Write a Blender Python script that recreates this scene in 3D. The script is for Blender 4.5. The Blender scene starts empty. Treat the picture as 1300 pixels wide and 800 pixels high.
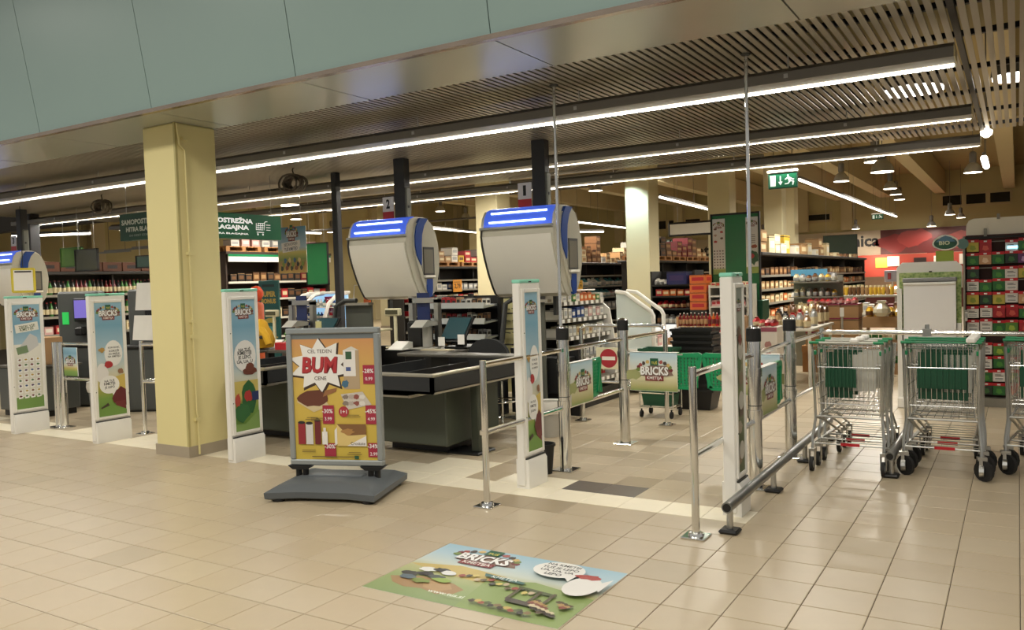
import bpy, bmesh, math, random
from mathutils import Vector, Matrix
rnd = random.Random(7)
SC = bpy.context.scene
COL = SC.collection
PI = math.pi

# ------------------------------------------------------------------ camera, world, lights, exposure
CAM_F = 1049.02                       # focal length in pixels of the 1300 wide frame
cam_d = bpy.data.cameras.new('camera'); cam_d.sensor_width = 36.0; cam_d.sensor_fit = 'HORIZONTAL'
cam_d.lens = 36.0 * CAM_F / 1300.0; cam_d.clip_start = 0.05; cam_d.clip_end = 300
cam = bpy.data.objects.new('camera', cam_d); COL.objects.link(cam)
YAW, PITCH, ROLL, CAM_H = -0.550132, 0.0391344, -0.0310692, 1.59
_fw = Vector((math.sin(YAW)*math.cos(PITCH), math.cos(YAW)*math.cos(PITCH), -math.sin(PITCH)))
_r0 = Vector((math.cos(YAW), -math.sin(YAW), 0)); _u0 = _r0.cross(_fw)
_r = _r0*math.cos(ROLL) + _u0*math.sin(ROLL); _u = _u0*math.cos(ROLL) - _r0*math.sin(ROLL)
cam.matrix_world = Matrix(((_r.x, _u.x, -_fw.x, 0), (_r.y, _u.y, -_fw.y, 0), (_r.z, _u.z, -_fw.z, CAM_H), (0, 0, 0, 1)))
SC.camera = cam

w = bpy.data.worlds.new('mall_air'); SC.world = w; w.use_nodes = True
w.node_tree.nodes['Background'].inputs[0].default_value = (1.0, 0.965, 0.89, 1)
w.node_tree.nodes['Background'].inputs[1].default_value = 0.33

def area(name, loc, sx, sy, power, col=(1, .945, .835), rot=(0, 0, 0)):
    l = bpy.data.lights.new(name, 'AREA'); l.spread = math.radians(170); l.shape = 'RECTANGLE'; l.size = sx; l.size_y = sy; l.energy = power; l.color = col
    o = bpy.data.objects.new(name, l); o.location = loc; o.rotation_euler = rot; COL.objects.link(o); return o
# unseen area lights added over the mall passage to light the shop front
for k, lx in enumerate((-13, -9, -5, -1, 3)):
    area('mall_fill_light', (lx, 0.8, 5.2), 1.6, 1.0, 128)
SC.view_settings.view_transform = 'Standard'; SC.view_settings.look = 'None'
SC.view_settings.gamma = 1.0; SC.view_settings.exposure = 0.08; SC.view_settings.use_curve_mapping = False

# ------------------------------------------------------------------ materials
def dull(h, k=.24):
    h = h.lstrip('#'); c = [int(h[i:i+2], 16) for i in (0, 2, 4)]; g = (.3*c[0]+.59*c[1]+.11*c[2])*.75+32
    return '#%02x%02x%02x' % tuple(int(max(0, min(255, x*(1-k)+g*k))) for x in c)
def lin(h):
    h = h.lstrip('#'); c = [int(h[i:i+2], 16)/255 for i in (0, 2, 4)]
    return tuple((x/12.92 if x <= .04045 else ((x+.055)/1.055)**2.4) for x in c)
_M = {}
def M(col, rough=.5, metal=0., emit=0., var=.06, scale=6., bump=0., name=None, alpha=None, trans=0., spec=.5):
    key = (col, rough, metal, emit, var, scale, bump, trans, spec)
    if key in _M: return _M[key]
    m = bpy.data.materials.new(name or 'surface'); m.use_nodes = True
    nt = m.node_tree; b = nt.nodes['Principled BSDF']; c = lin(col)
    b.inputs['Base Color'].default_value = (*c, 1); b.inputs['Roughness'].default_value = rough; b.inputs['Metallic'].default_value = metal
    b.inputs['Specular IOR Level'].default_value = spec
    if trans: b.inputs['Transmission Weight'].default_value = trans
    if emit:
        b.inputs['Emission Color'].default_value = (*c, 1); b.inputs['Emission Strength'].default_value = emit
    elif var:
        tc = nt.nodes.new('ShaderNodeTexCoord'); n = nt.nodes.new('ShaderNodeTexNoise'); n.inputs['Scale'].default_value = scale; n.inputs['Detail'].default_value = 4
        r = nt.nodes.new('ShaderNodeMapRange'); r.inputs[3].default_value = 1-var; r.inputs[4].default_value = 1+var
        mx = nt.nodes.new('ShaderNodeVectorMath'); mx.operation = 'SCALE'; mx.inputs[0].default_value = c
        L = nt.links.new
        L(tc.outputs['Object'], n.inputs['Vector']); L(n.outputs['Fac'], r.inputs[0]); L(r.outputs[0], mx.inputs['Scale']); L(mx.outputs[0], b.inputs['Base Color'])
        if bump:
            bp = nt.nodes.new('ShaderNodeBump'); bp.inputs['Strength'].default_value = bump; bp.inputs['Distance'].default_value = .01
            L(n.outputs['Fac'], bp.inputs['Height']); L(bp.outputs[0], b.inputs['Normal'])
    _M[key] = m; return m
def ramp_mat(stops, rough=.4, name='print_gradient'):
    """flat printed colour gradient running up the print (UV v)"""
    key = ('ramp', tuple(stops))
    if key in _M: return _M[key]
    m = bpy.data.materials.new(name); m.use_nodes = True; nt = m.node_tree; b = nt.nodes['Principled BSDF']; b.inputs['Roughness'].default_value = rough
    uv = nt.nodes.new('ShaderNodeUVMap'); sp = nt.nodes.new('ShaderNodeSeparateXYZ'); cr = nt.nodes.new('ShaderNodeValToRGB')
    e = cr.color_ramp.elements
    while len(e) < len(stops): e.new(0.5)
    for k, (t, c) in enumerate(stops): e[k].position = t; e[k].color = (*lin(dull(c)), 1)
    nt.links.new(uv.outputs[0], sp.inputs[0]); nt.links.new(sp.outputs[1], cr.inputs[0]); nt.links.new(cr.outputs[0], b.inputs['Base Color'])
    _M[key] = m; return m

CHROME = M('#e6e6e3', .12, 1, var=0, name='chrome'); STEEL = M('#c2c2be', .3, 1, var=.05, name='brushed_steel')
ALU = M('#b4b8b8', .35, .7, var=.03, name='aluminium'); WIRE = M('#d2d2ce', .25, 1, var=0, name='zinc_wire')
BLACK = M('#141414', .45, name='black_plastic'); RUBBER = M('#1c1b1a', .7, name='rubber'); DKGREY = M('#353634', .5, name='dark_grey')
WHITE = M('#ebe8e0', .45, name='white_plastic'); PAPER = M('#f0eee8', .6, var=.02, name='paper'); CREAM = M('#d9d2b0', .6, name='cream')
GREEN = M('#0b7d4c', .4, name='green_plastic'); DKGREEN = M('#0d4a30', .4, name='dark_green_plastic'); RED = M('#c0202a', .4, name='red')
YELLOW = M('#e2b43a', .5, name='yellow'); ORANGE = M('#d9822b', .5, name='orange'); BLUE = M('#123f8c', .35, name='blue_plastic')
BROWN = M('#6b4a30', .7, name='brown'); CARD = M('#a8845c', .8, name='cardboard'); MAROON = M('#7a1f24', .5, name='maroon')
GLASS = M('#ffffff', .04, 0, var=0, trans=1., name='clear_glass')

# ------------------------------------------------------------------ mesh building
class MB:
    def __init__(s): s.v = []; s.f = []; s.m = []
    def add(s, vs, fs, m=0):
        o = len(s.v); s.v += [tuple(p) for p in vs]; s.f += [tuple(i+o for i in f) for f in fs]; s.m += [m]*len(fs); return s
    def box(s, x0, x1, y0, y1, z0, z1, m=0):
        vs = [(x, y, z) for z in (z0, z1) for y in (y0, y1) for x in (x0, x1)]
        return s.add(vs, [(0, 2, 3, 1), (4, 5, 7, 6), (0, 1, 5, 4), (2, 6, 7, 3), (0, 4, 6, 2), (1, 3, 7, 5)], m)
    def cbox(s, x0, x1, y0, y1, z0, z1, c=.01, m=0):
        """box with chamfered edges"""
        bm = bmesh.new(); bmesh.ops.create_cube(bm, size=1)
        for v in bm.verts: v.co = Vector(((x0+x1)/2+v.co.x*(x1-x0), (y0+y1)/2+v.co.y*(y1-y0), (z0+z1)/2+v.co.z*(z1-z0)))
        bmesh.ops.bevel(bm, geom=bm.edges[:], offset=c, segments=1, affect='EDGES', profile=.5)
        bm.verts.index_update(); s.add([v.co[:] for v in bm.verts], [[v.index for v in f.verts] for f in bm.faces], m); bm.free(); return s
    def prism(s, poly, axis, a0, a1, m=0, mside=None):
        """polygon in the plane across `axis`, pulled from a0 to a1. axis x: (y,z); y: (x,z); z: (x,y)"""
        def P(p, a): return (a, p[0], p[1]) if axis == 'x' else ((p[0], a, p[1]) if axis == 'y' else (p[0], p[1], a))
        n = len(poly); vs = [P(p, a0) for p in poly]+[P(p, a1) for p in poly]
        s.add(vs, [tuple(range(n-1, -1, -1)), tuple(range(n, 2*n))], m)
        o = len(s.v)-2*n
        for i in range(n): s.f.append((o+i, o+(i+1) % n, o+n+(i+1) % n, o+n+i)); s.m.append(m if mside is None else mside)
        return s
    def tube(s, pts, r=.01, n=6, m=0, closed=False):
        pts = [Vector(p) for p in pts]; k = len(pts); rings = []; prev = None
        for i, p in enumerate(pts):
            if closed: t = (pts[(i+1) % k]-pts[i-1])
            else: t = (pts[min(i+1, k-1)]-pts[max(i-1, 0)])
            t.normalize()
            a = prev if prev is not None else (Vector((0, 0, 1)) if abs(t.z) < .9 else Vector((1, 0, 0)))
            u = (a-t*a.dot(t)).normalized(); prev = u; v = t.cross(u)
            rr = r[i] if isinstance(r, (list, tuple)) else r
            rings.append([p+(u*math.cos(2*PI*j/n+PI/n)+v*math.sin(2*PI*j/n+PI/n))*rr for j in range(n)])
        vs = [q for R_ in rings for q in R_]; fs = []
        for i in range(k if closed else k-1):
            b = (i+1) % k
            for j in range(n): fs.append((i*n+j, i*n+(j+1) % n, b*n+(j+1) % n, b*n+j))
        if not closed: fs += [tuple(range(n-1, -1, -1)), tuple((k-1)*n+j for j in range(n))]
        return s.add(vs, fs, m)
    def cyl(s, p0, p1, r, n=12, m=0): return s.tube([p0, p1], r, n, m)
    def lathe(s, prof, c=(0, 0, 0), n=12, m=0, ms=None):
        vs = []; fs = []; k = len(prof)
        for r_, z in prof: vs += [(c[0]+r_*math.cos(2*PI*j/n), c[1]+r_*math.sin(2*PI*j/n), c[2]+z) for j in range(n)]
        o = len(s.v); s.v += vs
        for i in range(k-1):
            for j in range(n):
                s.f.append((o+i*n+j, o+i*n+(j+1) % n, o+(i+1)*n+(j+1) % n, o+(i+1)*n+j)); s.m.append(ms[i] if ms else m)
        s.f.append(tuple(o+j for j in range(n-1, -1, -1))); s.m.append(ms[0] if ms else m)
        s.f.append(tuple(o+(k-1)*n+j for j in range(n))); s.m.append(ms[-1] if ms else m)
        return s
    def shift(s, dx=0, dy=0, dz=0, rz=0):
        c, d = math.cos(rz), math.sin(rz)
        s.v = [(x*c-y*d+dx, x*d+y*c+dy, z+dz) for x, y, z in s.v]; return s
    def mesh(s, name, mats, off=(0, 0, 0), smooth=35, uv=None):
        me = bpy.data.meshes.new(name)
        me.from_pydata([(x-off[0], y-off[1], z-off[2]) for x, y, z in s.v], [], s.f)
        mats = mats if isinstance(mats, (list, tuple)) else [mats]
        for q in mats: me.materials.append(q)
        me.polygons.foreach_set('material_index', s.m)
        if uv is not None:
            l = me.uv_layers.new(name='UVMap'); l.data.foreach_set('uv', [c for p in me.loops for c in uv[p.vertex_index]])
        if smooth:
            me.polygons.foreach_set('use_smooth', [True]*len(s.f)); me.set_sharp_from_angle(angle=math.radians(smooth))
        me.update(); return me
OFF = {}
def link(name, me, parent=None, loc=(0, 0, 0), rz=0):
    o = bpy.data.objects.new(name, me); COL.objects.link(o); o.location = loc; o.rotation_euler = (0, 0, rz)
    if parent: o.parent = parent
    return o
def tag(o, label=None, cat=None, group=None, kind=None):
    if label: o['label'] = label
    if cat: o['category'] = cat
    if group: o['group'] = group
    if kind: o['kind'] = kind
    return o
def thing(name, label, cat, loc=(0, 0, 0), rz=0, group=None):
    o = link(name, None, None, loc, rz); o.empty_display_size = .1; OFF[o.name] = tuple(loc) if not rz else (0, 0, 0)
    return tag(o, label, cat, group)
def part(root, name, mb, mats, label=None, smooth=35, uv=None):
    """world-coordinate mesh made a part of an unrotated thing (local coordinates for a rotated one)"""
    off = OFF.get(root.name, (0, 0, 0)); o = link(name, mb.mesh(name, mats, off, smooth, uv), root); OFF[o.name] = off
    if label: o['label'] = label
    return o
def single(name, mb, mats, label, cat, loc, group=None, smooth=35, uv=None):
    o = link(name, mb.mesh(name, mats, loc, smooth, uv), None, loc); OFF[o.name] = tuple(loc); return tag(o, label, cat, group)
def struct(name, mb, mats, loc=(0, 0, 0), smooth=35):
    o = link(name, mb.mesh(name, mats, loc, smooth), None, loc); OFF[o.name] = tuple(loc); return tag(o, kind='structure')
def copy_tree(o, parent=None):
    c = o.copy(); COL.objects.link(c); c.parent = parent
    for ch in KIDS(o): copy_tree(ch, c)
    return c
def KIDS(o): return [q for q in list(COL.objects) if q.parent is o]
def place_copy(proto, loc, label, group=None, rz=None):
    c = copy_tree(proto); c.location = loc
    if rz is not None: c.rotation_euler = (0, 0, rz)
    c['label'] = label
    if group: c['group'] = group
    return c

# ------------------------------------------------------------------ flat print
_TXT = {}
def text_geo(s, bold=0.0):
    k = (s, bold)
    if k in _TXT: return _TXT[k]
    cu = bpy.data.curves.new('lettering', 'FONT'); cu.body = s; cu.size = 1; cu.resolution_u = 2; cu.offset = bold
    o = bpy.data.objects.new('lettering', cu); me = bpy.data.meshes.new_from_object(o)
    vs = [(v.co.x, v.co.y) for v in me.vertices]; fs = [tuple(p.vertices) for p in me.polygons]
    bpy.data.objects.remove(o); bpy.data.curves.remove(cu); bpy.data.meshes.remove(me)
    _TXT[k] = (vs, fs); return _TXT[k]
class Print:
    """flat print on a surface: O = lower left corner, U and V = edge vectors (metres), N = facing. Everything in metres from O."""
    def __init__(s, O, U, V, N, w, h):
        s.O, s.U, s.V, s.N = Vector(O), Vector(U).normalized(), Vector(V).normalized(), Vector(N).normalized()
        s.w, s.h = w, h; s.mb = MB(); s.uv = []; s.mats = []; s.z = 0.0
    def _m(s, m):
        if isinstance(m, str): m = M(dull(m), .45, var=0)
        if m not in s.mats: s.mats.append(m)
        return s.mats.index(m)
    def raw(s, pts, faces, m, lift=None):
        s.z += .00022
        i = s._m(m); s.mb.add([s.O+s.U*x+s.V*y+s.N*s.z for x, y in pts], faces, i); s.uv += [(x/s.w, y/s.h) for x, y in pts]; return s
    def poly(s, pts, m):
        a = sum(pts[i][0]*pts[(i+1) % len(pts)][1]-pts[(i+1) % len(pts)][0]*pts[i][1] for i in range(len(pts)))
        flip = (a < 0) != (s.U.cross(s.V).dot(s.N) < 0)
        return s.raw(pts, [tuple(range(len(pts)))[::-1] if flip else tuple(range(len(pts)))], m)
    def rect(s, x0, y0, x1, y1, m, rot=0):
        p = [(x0, y0), (x1, y0), (x1, y1), (x0, y1)]
        if rot:
            cx, cy, c, d = (x0+x1)/2, (y0+y1)/2, math.cos(rot), math.sin(rot)
            p = [(cx+(x-cx)*c-(y-cy)*d, cy+(x-cx)*d+(y-cy)*c) for x, y in p]
        return s.poly(p, m)
    def ell(s, cx, cy, rx, ry, m, n=20): return s.poly([(cx+rx*math.cos(2*PI*i/n), cy+ry*math.sin(2*PI*i/n)) for i in range(n)], m)
    def blob(s, cx, cy, rx, ry, m, seed=1, n=16, j=.25):
        q = random.Random(seed); return s.poly([(cx+rx*(1+q.uniform(-j, j))*math.cos(2*PI*i/n), cy+ry*(1+q.uniform(-j, j))*math.sin(2*PI*i/n)) for i in range(n)], m)
    def star(s, cx, cy, rx, ry, m, n=11, inner=.68, rot=.2):
        return s.poly([(cx+rx*(1 if i % 2 == 0 else inner)*math.cos(rot+PI*i/n), cy+ry*(1 if i % 2 == 0 else inner)*math.sin(rot+PI*i/n)) for i in range(2*n)], m)
    def text(s, t, cx, cy, width, m, height=None, bold=.015, rot=0, shear=0):
        vs, fs = text_geo(t, bold)
        if not vs: return s
        x0, x1 = min(v[0] for v in vs), max(v[0] for v in vs); y0, y1 = min(v[1] for v in vs), max(v[1] for v in vs)
        sx = width/(x1-x0); sy = (height/(y1-y0)) if height else sx
        c, d = math.cos(rot), math.sin(rot); P = []
        for x, y in vs:
            px, py = (x-(x0+x1)/2)*sx, (y-(y0+y1)/2)*sy; px += shear*py
            P.append((cx+px*c-py*d, cy+px*d+py*c))
        a = s.U.cross(s.V).dot(s.N) < 0
        return s.raw(P, [f[::-1] for f in fs] if a else fs, m)
    def lines(s, cx, cy, width, n, pitch, m, hh=.35, seed=3):
        """rows of small print too small to read"""
        q = random.Random(seed)
        for i in range(n):
            wv = width*q.uniform(.7, 1); s.rect(cx-wv/2, cy-i*pitch-pitch*hh/2, cx+wv/2, cy-i*pitch+pitch*hh/2, m)
        return s
    def build(s, root, name='print', label=None):
        return part(root, name, s.mb, s.mats, label, smooth=0, uv=s.uv)

def campaign_logo(d, cx, cy, w):
    """green square badge, white block letters on a dark crowd of shapes, dark red ribbon"""
    q = random.Random(int(cx*1000+w*77))
    d.blob(cx, cy, w*.47, w*.2, '#8b6a58', seed=5, j=.3)
    for k in range(12):
        a = PI*k/11; d.blob(cx+w*.48*math.cos(a), cy+w*.06+w*.24*math.sin(a), w*.055, w*.055, ['#7a1f24', '#6d8a2f', '#d9b25a', '#4a3a30', '#b5483a'][k % 5], seed=k)
    d.rect(cx-w*.12, cy+w*.18, cx+w*.12, cy+w*.38, '#0c5a38'); d.text('TUŠ', cx, cy+w*.26, w*.17, '#e6d23c', bold=.02)
    d.text('BRICKS', cx+.004, cy+.02*w, w*.84, '#5b4038', height=w*.27, bold=.05)
    d.text('BRICKS', cx, cy+.03*w, w*.82, '#f4f2ee', height=w*.24, bold=.035)
    d.rect(cx-w*.27, cy-w*.25, cx+w*.27, cy-w*.11, '#8a2224'); d.text('KMETIJA', cx, cy-w*.18, w*.44, '#f0ece2', bold=.015)
# ------------------------------------------------------------------ floor
TX, TY, TY0 = 0.2995, 0.2978, 2.8475
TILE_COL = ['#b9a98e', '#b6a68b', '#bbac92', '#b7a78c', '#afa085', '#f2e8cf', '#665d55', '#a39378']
def tile_mat(c):
    return M(c, .33, var=.05, scale=9, spec=.5, name='floor_tile')
TMAT = [tile_mat(c) for c in TILE_COL]
GROUT = M('#4a4136', .9, var=.05, name='grout')
fm = MB(); fm.box(-30, 9, -1.5, 43, -.06, -.004)
far = bpy.data.materials.new('far_floor_tiles'); far.use_nodes = True
nt = far.node_tree; b_ = nt.nodes['Principled BSDF']; b_.inputs['Roughness'].default_value = .3
br = nt.nodes.new('ShaderNodeTexBrick'); br.offset = 0; br.inputs['Scale'].default_value = 1; br.inputs['Mortar Size'].default_value = .004
br.inputs['Brick Width'].default_value = TX; br.inputs['Row Height'].default_value = TY
br.inputs['Color1'].default_value = (*lin('#b7a78c'), 1); br.inputs['Color2'].default_value = (*lin('#ad9c80'), 1); br.inputs['Mortar'].default_value = (*lin('#7d6f5c'), 1)
tcn = nt.nodes.new('ShaderNodeTexCoord'); nt.links.new(tcn.outputs['Object'], br.inputs['Vector']); nt.links.new(br.outputs[0], b_.inputs['Base Color'])
floor = struct('floor', fm, [GROUT])
def tile_kind(i, j):
    q = random.Random(i*131+j*7919)
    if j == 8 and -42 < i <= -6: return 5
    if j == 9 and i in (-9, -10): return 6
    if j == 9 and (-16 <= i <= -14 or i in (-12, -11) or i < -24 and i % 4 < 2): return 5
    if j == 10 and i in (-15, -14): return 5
    if j == 7 and i in (-10, -11, -15): return 7
    if j >= 10 and i < -5 and q.random() < .13: return 7
    if j >= 9 and i < -5: return q.choice([2, 2, 0, 3, 4])
    if j < 7 and q.random() < .04: return 4
    return q.choice([0, 1, 2, 3, 0, 1])
def pixel(P):
    d = Vector(P)-Vector((0, 0, CAM_H)); z = d.dot(_fw)
    if z < .3: return None
    return 650+CAM_F*d.dot(_r)/z, 400-CAM_F*d.dot(_u)/z, z
cells = []
for i in range(-66, 28):
    for j in range(-9, 46):
        x0, y0 = i*TX, TY0+j*TY; p = pixel((x0+TX/2, y0+TY/2, 0))
        if (p and -420 < p[0] < 1900 and p[1] < 1500) or (not p and x0 > -3): cells.append((p[2] if p else 99, i, j, bool(p) and -20 < p[0] < 1320 and p[1] < 830))
cells.sort(key=lambda c: (not c[3], c[0]))
G2 = .0016
def tile_mesh(k):
    m = MB(); a, b, c = TX/2-G2, TY/2-.0026, .003
    vs = [(-a, -b, -.012), (a, -b, -.012), (a, b, -.012), (-a, b, -.012), (-a, -b, -.002), (a, -b, -.002), (a, b, -.002), (-a, b, -.002),
          (-a+c, -b+c, 0), (a-c, -b+c, 0), (a-c, b-c, 0), (-a+c, b-c, 0)]
    fs = [(8, 9, 10, 11)]+[(x, (x+1) % 4, 4+(x+1) % 4, 4+x) for x in range(4)]+[(4+x, 4+(x+1) % 4, 8+(x+1) % 4, 8+x) for x in range(4)]
    return m.add(vs, fs)
TM = [tile_mesh(k).mesh('tile', TMAT[k], smooth=0) for k in range(8)]
for n, (z, i, j, vis) in enumerate(cells[:300]):
    link('tile', TM[tile_kind(i, j)], floor, (i*TX+TX/2, TY0+j*TY+TY/2, .0))
rest = MB()
for z, i, j, vis in cells[300:]:
    t = tile_mesh(0); t.shift(i*TX+TX/2, TY0+j*TY+TY/2); rest.add(t.v, t.f, tile_kind(i, j))
o = link('tile_field', rest.mesh('tile_field', TMAT, smooth=0), floor); o['kind'] = 'stuff'
fm = MB(); fm.box(-30, 9, TY0+45*TY, 43, -.05, 0); link('far_tile_field', fm.mesh('far_tile_field', far), floor)

# ------------------------------------------------------------------ shell of the hall
WALLC = M('#b5a97c', .8, var=.04, scale=.6, name='wall_paint'); BEAMC = M('#c0b28c', .75, var=.04, scale=1, name='beam_paint')
struct('wall_back', MB().box(-27.2, 9, 42, 42.3, -.06, 6.2), WALLC)
struct('wall_left', MB().box(-27.4, -27.1, 9.2, 42.3, -.06, 6.2), WALLC)
struct('wall_right', MB().box(8.7, 9, 12, 42.3, -.06, 6.2), WALLC)
struct('ceiling', MB().box(-27.4, 9, 11.5, 42.3, 6.0, 6.2), M('#a3946a', .85, var=.05, scale=.8, name='roof_paint'))
for bx in (-21.5, -18, -14.5, -11, -7.2, -5.2, -2.95, -.3, 2.4, 5.0):
    wd = .42 if bx != -5.2 else .5
    struct('ceiling_beam', MB().box(bx-wd/2, bx+wd/2, 11.9, 41.9, 5.0 if bx > -12 else 5.2, 5.95), BEAMC, (bx, 12, 5))
struct('trim_cross_beam', MB().box(-27, 8.6, 24.0, 24.35, 5.3, 5.98), BEAMC)
struct('ceiling_slab', MB().box(-19, 5, 4.8, 11.5, 4.4, 4.5), M('#a3946a', .85, var=.05, scale=.8, name='roof_paint'))
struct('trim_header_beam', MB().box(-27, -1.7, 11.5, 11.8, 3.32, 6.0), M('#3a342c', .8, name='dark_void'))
# strip windows high in the back wall and hall side
WFR = M('#b3a37c', .5, name='window_frame_paint'); WGL = M('#14110e', .12, name='night_glass')
def strip_window(name, x0, x1, z0, z1, n, Y=42.0):
    o = struct(name, MB().box(x0, x1, Y-.06, Y-.005, z0, z1), WFR, ((x0+x1)/2, Y, z0))
    wv = (x1-x0)/n
    for k in range(n): part(o, 'pane', MB().box(x0+k*wv+.09, x0+(k+1)*wv-.09, Y-.075, Y-.055, z0+.09, z1-.09), WGL)
strip_window('window_1', -2.95, -.18, 4.35, 4.95, 3)
strip_window('window_2', -16.8, -14.0, 4.1, 4.7, 3)
strip_window('window_3', -8.75, -7.6, 4.05, 4.5, 1)

# ------------------------------------------------------------------ front edge of the shop: tilted facade panels, soffit, pillar
FASC = M('#889e99', .32, var=.03, scale=1.2, name='facade_panel_glass'); SOFF = M('#b9bcb2', .22, .25, var=.03, scale=1, name='soffit_sheet')
ft = math.tan(math.radians(9.0))
fa = struct('trim_facade', MB().prism([(4.72, 3.215), (4.78, 3.215), (4.78-1.9*ft, 5.115), (4.72-1.9*ft, 5.115)], 'x', -19, 5), DKGREY)
JX = [-19.17, -17.37, -15.57, -13.77, -11.97, -10.17, -8.37, -6.575, -4.78, -2.975, -1.18, .62, 2.42, 4.2]
for a, c in zip(JX, JX[1:]):
    part(fa, 'panel', MB().prism([(4.69, 3.235), (4.72, 3.235), (4.72-1.85*ft, 5.085), (4.69-1.85*ft, 5.085)], 'x', a+.004, c-.004), FASC)
EDGE = M('#b5a596', .22, .9, var=.25, scale=3, name='edge_strip_metal')
part(fa, 'edge_strip', MB().prism([(4.675, 3.205), (4.725, 3.205), (4.718, 3.238), (4.668, 3.238)], 'x', -19, 5), EDGE)
so = struct('trim_soffit', MB().box(-19, 5, 4.73, 5.55, 3.235, 3.26), DKGREY)
for a, c in zip(JX, JX[1:]): part(so, 'panel', MB().box(a+.006, c-.006, 4.727, 5.56, 3.212, 3.236), SOFF)
PILC = M('#e0d49a', .7, var=.03, scale=1.5, bump=.05, name='pillar_paint'); SKT = M('#a69a86', .45, var=.05, name='skirting_stone')
pl = struct('pillar', MB().cbox(-7.305, -6.81, 5.09, 5.56, 0, 3.212, .015), PILC, (-7.06, 5.32, 0))
part(pl, 'skirting', MB().box(-7.313, -6.802, 5.082, 5.568, 0, .105), SKT)
part(pl, 'corner_bead', MB().box(-6.83, -6.806, 5.086, 5.11, .105, 3.21), M('#b9ad74', .6, name='bead_paint'))
cond = MB().tube([(-6.79, 5.19, .02), (-6.79, 5.19, .4), (-6.79, 5.18, .42), (-6.79, 5.18, 2.95), (-6.79, 5.12, 3.0), (-6.79, 5.1, 3.2)], .011, 6)
part(pl, 'conduit', cond, PILC)
for z in (.35, 1.15, 1.3, 1.95, 3.05): part(pl, 'conduit_clip', MB().box(-6.812, -6.776, 5.155, 5.21, z, z+.03), PILC)

# ------------------------------------------------------------------ slatted ceiling and long luminaires
SLAT = M('#a69f90', .33, .3, var=.06, scale=2, name='slat_lacquer')
sc_ = struct('ceiling_slatted', MB().box(-17.5, -1.6, 5.57, 11.28, 3.37, 3.39), M('#0d0c0b', .9, name='gap_shade_black'))  # dark sheet added over the slats, stands in for shade in their gaps
slat_me = MB().box(-.02, .02, -2.86, 2.86, -.005, .005).mesh('slat', SLAT, smooth=0)
NX = 0; x = -.40
while x > -17.3 and NX < 262:
    link('slat', slat_me, sc_, (x, 8.43, 3.222)); x -= .0645; NX += 1
x = -.29
for k in range(25): link('slat', slat_me, sc_, (x, 8.43, 3.222)); x += .066
for cy in (5.95, 6.75, 7.9, 9.0, 10.1, 11.1): part(sc_, 'carrier', MB().box(-17.4, 1.6, cy-.02, cy+.02, 3.236, 3.275), BLACK)
part(sc_, 'joint_profile', MB().box(-.365, -.325, 5.57, 11.3, 3.205, 3.245), BLACK)

LAMPB = M('#7a766f', .45, .3, var=.04, name='luminaire_body')
def luminaire(y, label, sw=.03, pw=170, x0=-17, x1=-.36, z0=3.0):
    t = thing('linear_ceiling_lamp', label, 'ceiling lamp', (x1, y, z0), group=None)
    part(t, 'housing', MB().prism([(y-.13, z0+.02), (y+.13, z0+.02), (y+.13, z0+.1), (y+.06, z0+.13), (y-.06, z0+.13), (y-.13, z0+.09)], 'x', x0, x1), LAMPB)
    part(t, 'end_cap', MB().box(x1, x1+.008, y-.13, y+.13, z0+.02, z0+.1), M('#c9b98a', .4, .4, name='end_cap_metal'))
    em = M('#fff4dc', .5, emit=3.2, name='tube_light')
    part(t, 'light_strip', MB().box(x0, x1-.01, y+.115-sw, y+.115, z0+.02-sw*.4, z0+.021), em, label='long glowing white light strip')
    l = area('luminaire_light', ((x0+x1)/2, y+.115-sw/2, z0+.018-sw*.4), x1-x0-.05, sw*.9, pw)
    LIP = ALU if sw > .02 else LAMPB
    lv = MB(); xx = x1-.03
    while xx > (-9.5 if sw > .02 else x1-.1): lv.box(xx-.006, xx, y+.115-sw, y+.12, z0+.008-sw*.4, z0+.021); xx -= .06
    o = part(t, 'louvre', lv, LIP); o['kind'] = 'stuff'
    part(t, 'reflector_lip', MB().box(x0, x1, y+.118, y+.13, z0+.012-sw*.4, z0+.02), LIP)
    xx = x1-1.1
    while xx > -16.5:
        part(t, 'suspension_rod', MB().cyl((xx, y-.05, z0+.12), (xx, y-.05, 3.24), .006, 5), STEEL); part(t, 'clip', MB().box(xx-.015, xx+.015, y-.135, y-.125, z0+.045, z0+.075), STEEL); xx -= 1.75
luminaire(6.5, 'long dark grey linear lamp nearest the tilted facade panels')
luminaire(8.98, 'long dark grey linear lamp hung second from the facade panels', .009)
luminaire(11.05, 'long dark grey linear lamp hung third from the facade, over the slat edge', .009)

# shallow pilasters on the hall walls
for k, px_ in enumerate((-25, -21.5, -18.6, -15.2, -11.8, -8.9, -6.9, 2.5, 5.5)): struct('trim_pilaster', MB().box(px_-.25, px_+.25, 41.75, 42.0, 3.6, 6.0), BEAMC)
for k in range(8): struct('trim_pilaster', MB().box(-27.1, -26.85, 13+3.6*k, 13.5+3.6*k, 0, 6.0), BEAMC)
# columns in the hall
COLC = M('#cbc19c', .7, var=.03, scale=1, name='column_paint')
for n, (cx, cy, s) in enumerate(((-7.05, 17.1, .56), (-9.6, 15.0, .55), (-6.25, 20.3, .55), (-6.4, 26.2, .55), (-7.2, 31.5, .55), (-20.5, 24.5, .5), (-22.8, 34, .5))):
    c = struct('column', MB().cbox(cx-s/2, cx+s/2, cy-s/2, cy+s/2, 0, 6.0, .02), COLC, (cx, cy, 0))
    part(c, 'skirting', MB().box(cx-s/2-.01, cx+s/2+.01, cy-s/2-.01, cy+s/2+.01, 0, .1), SKT)
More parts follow.
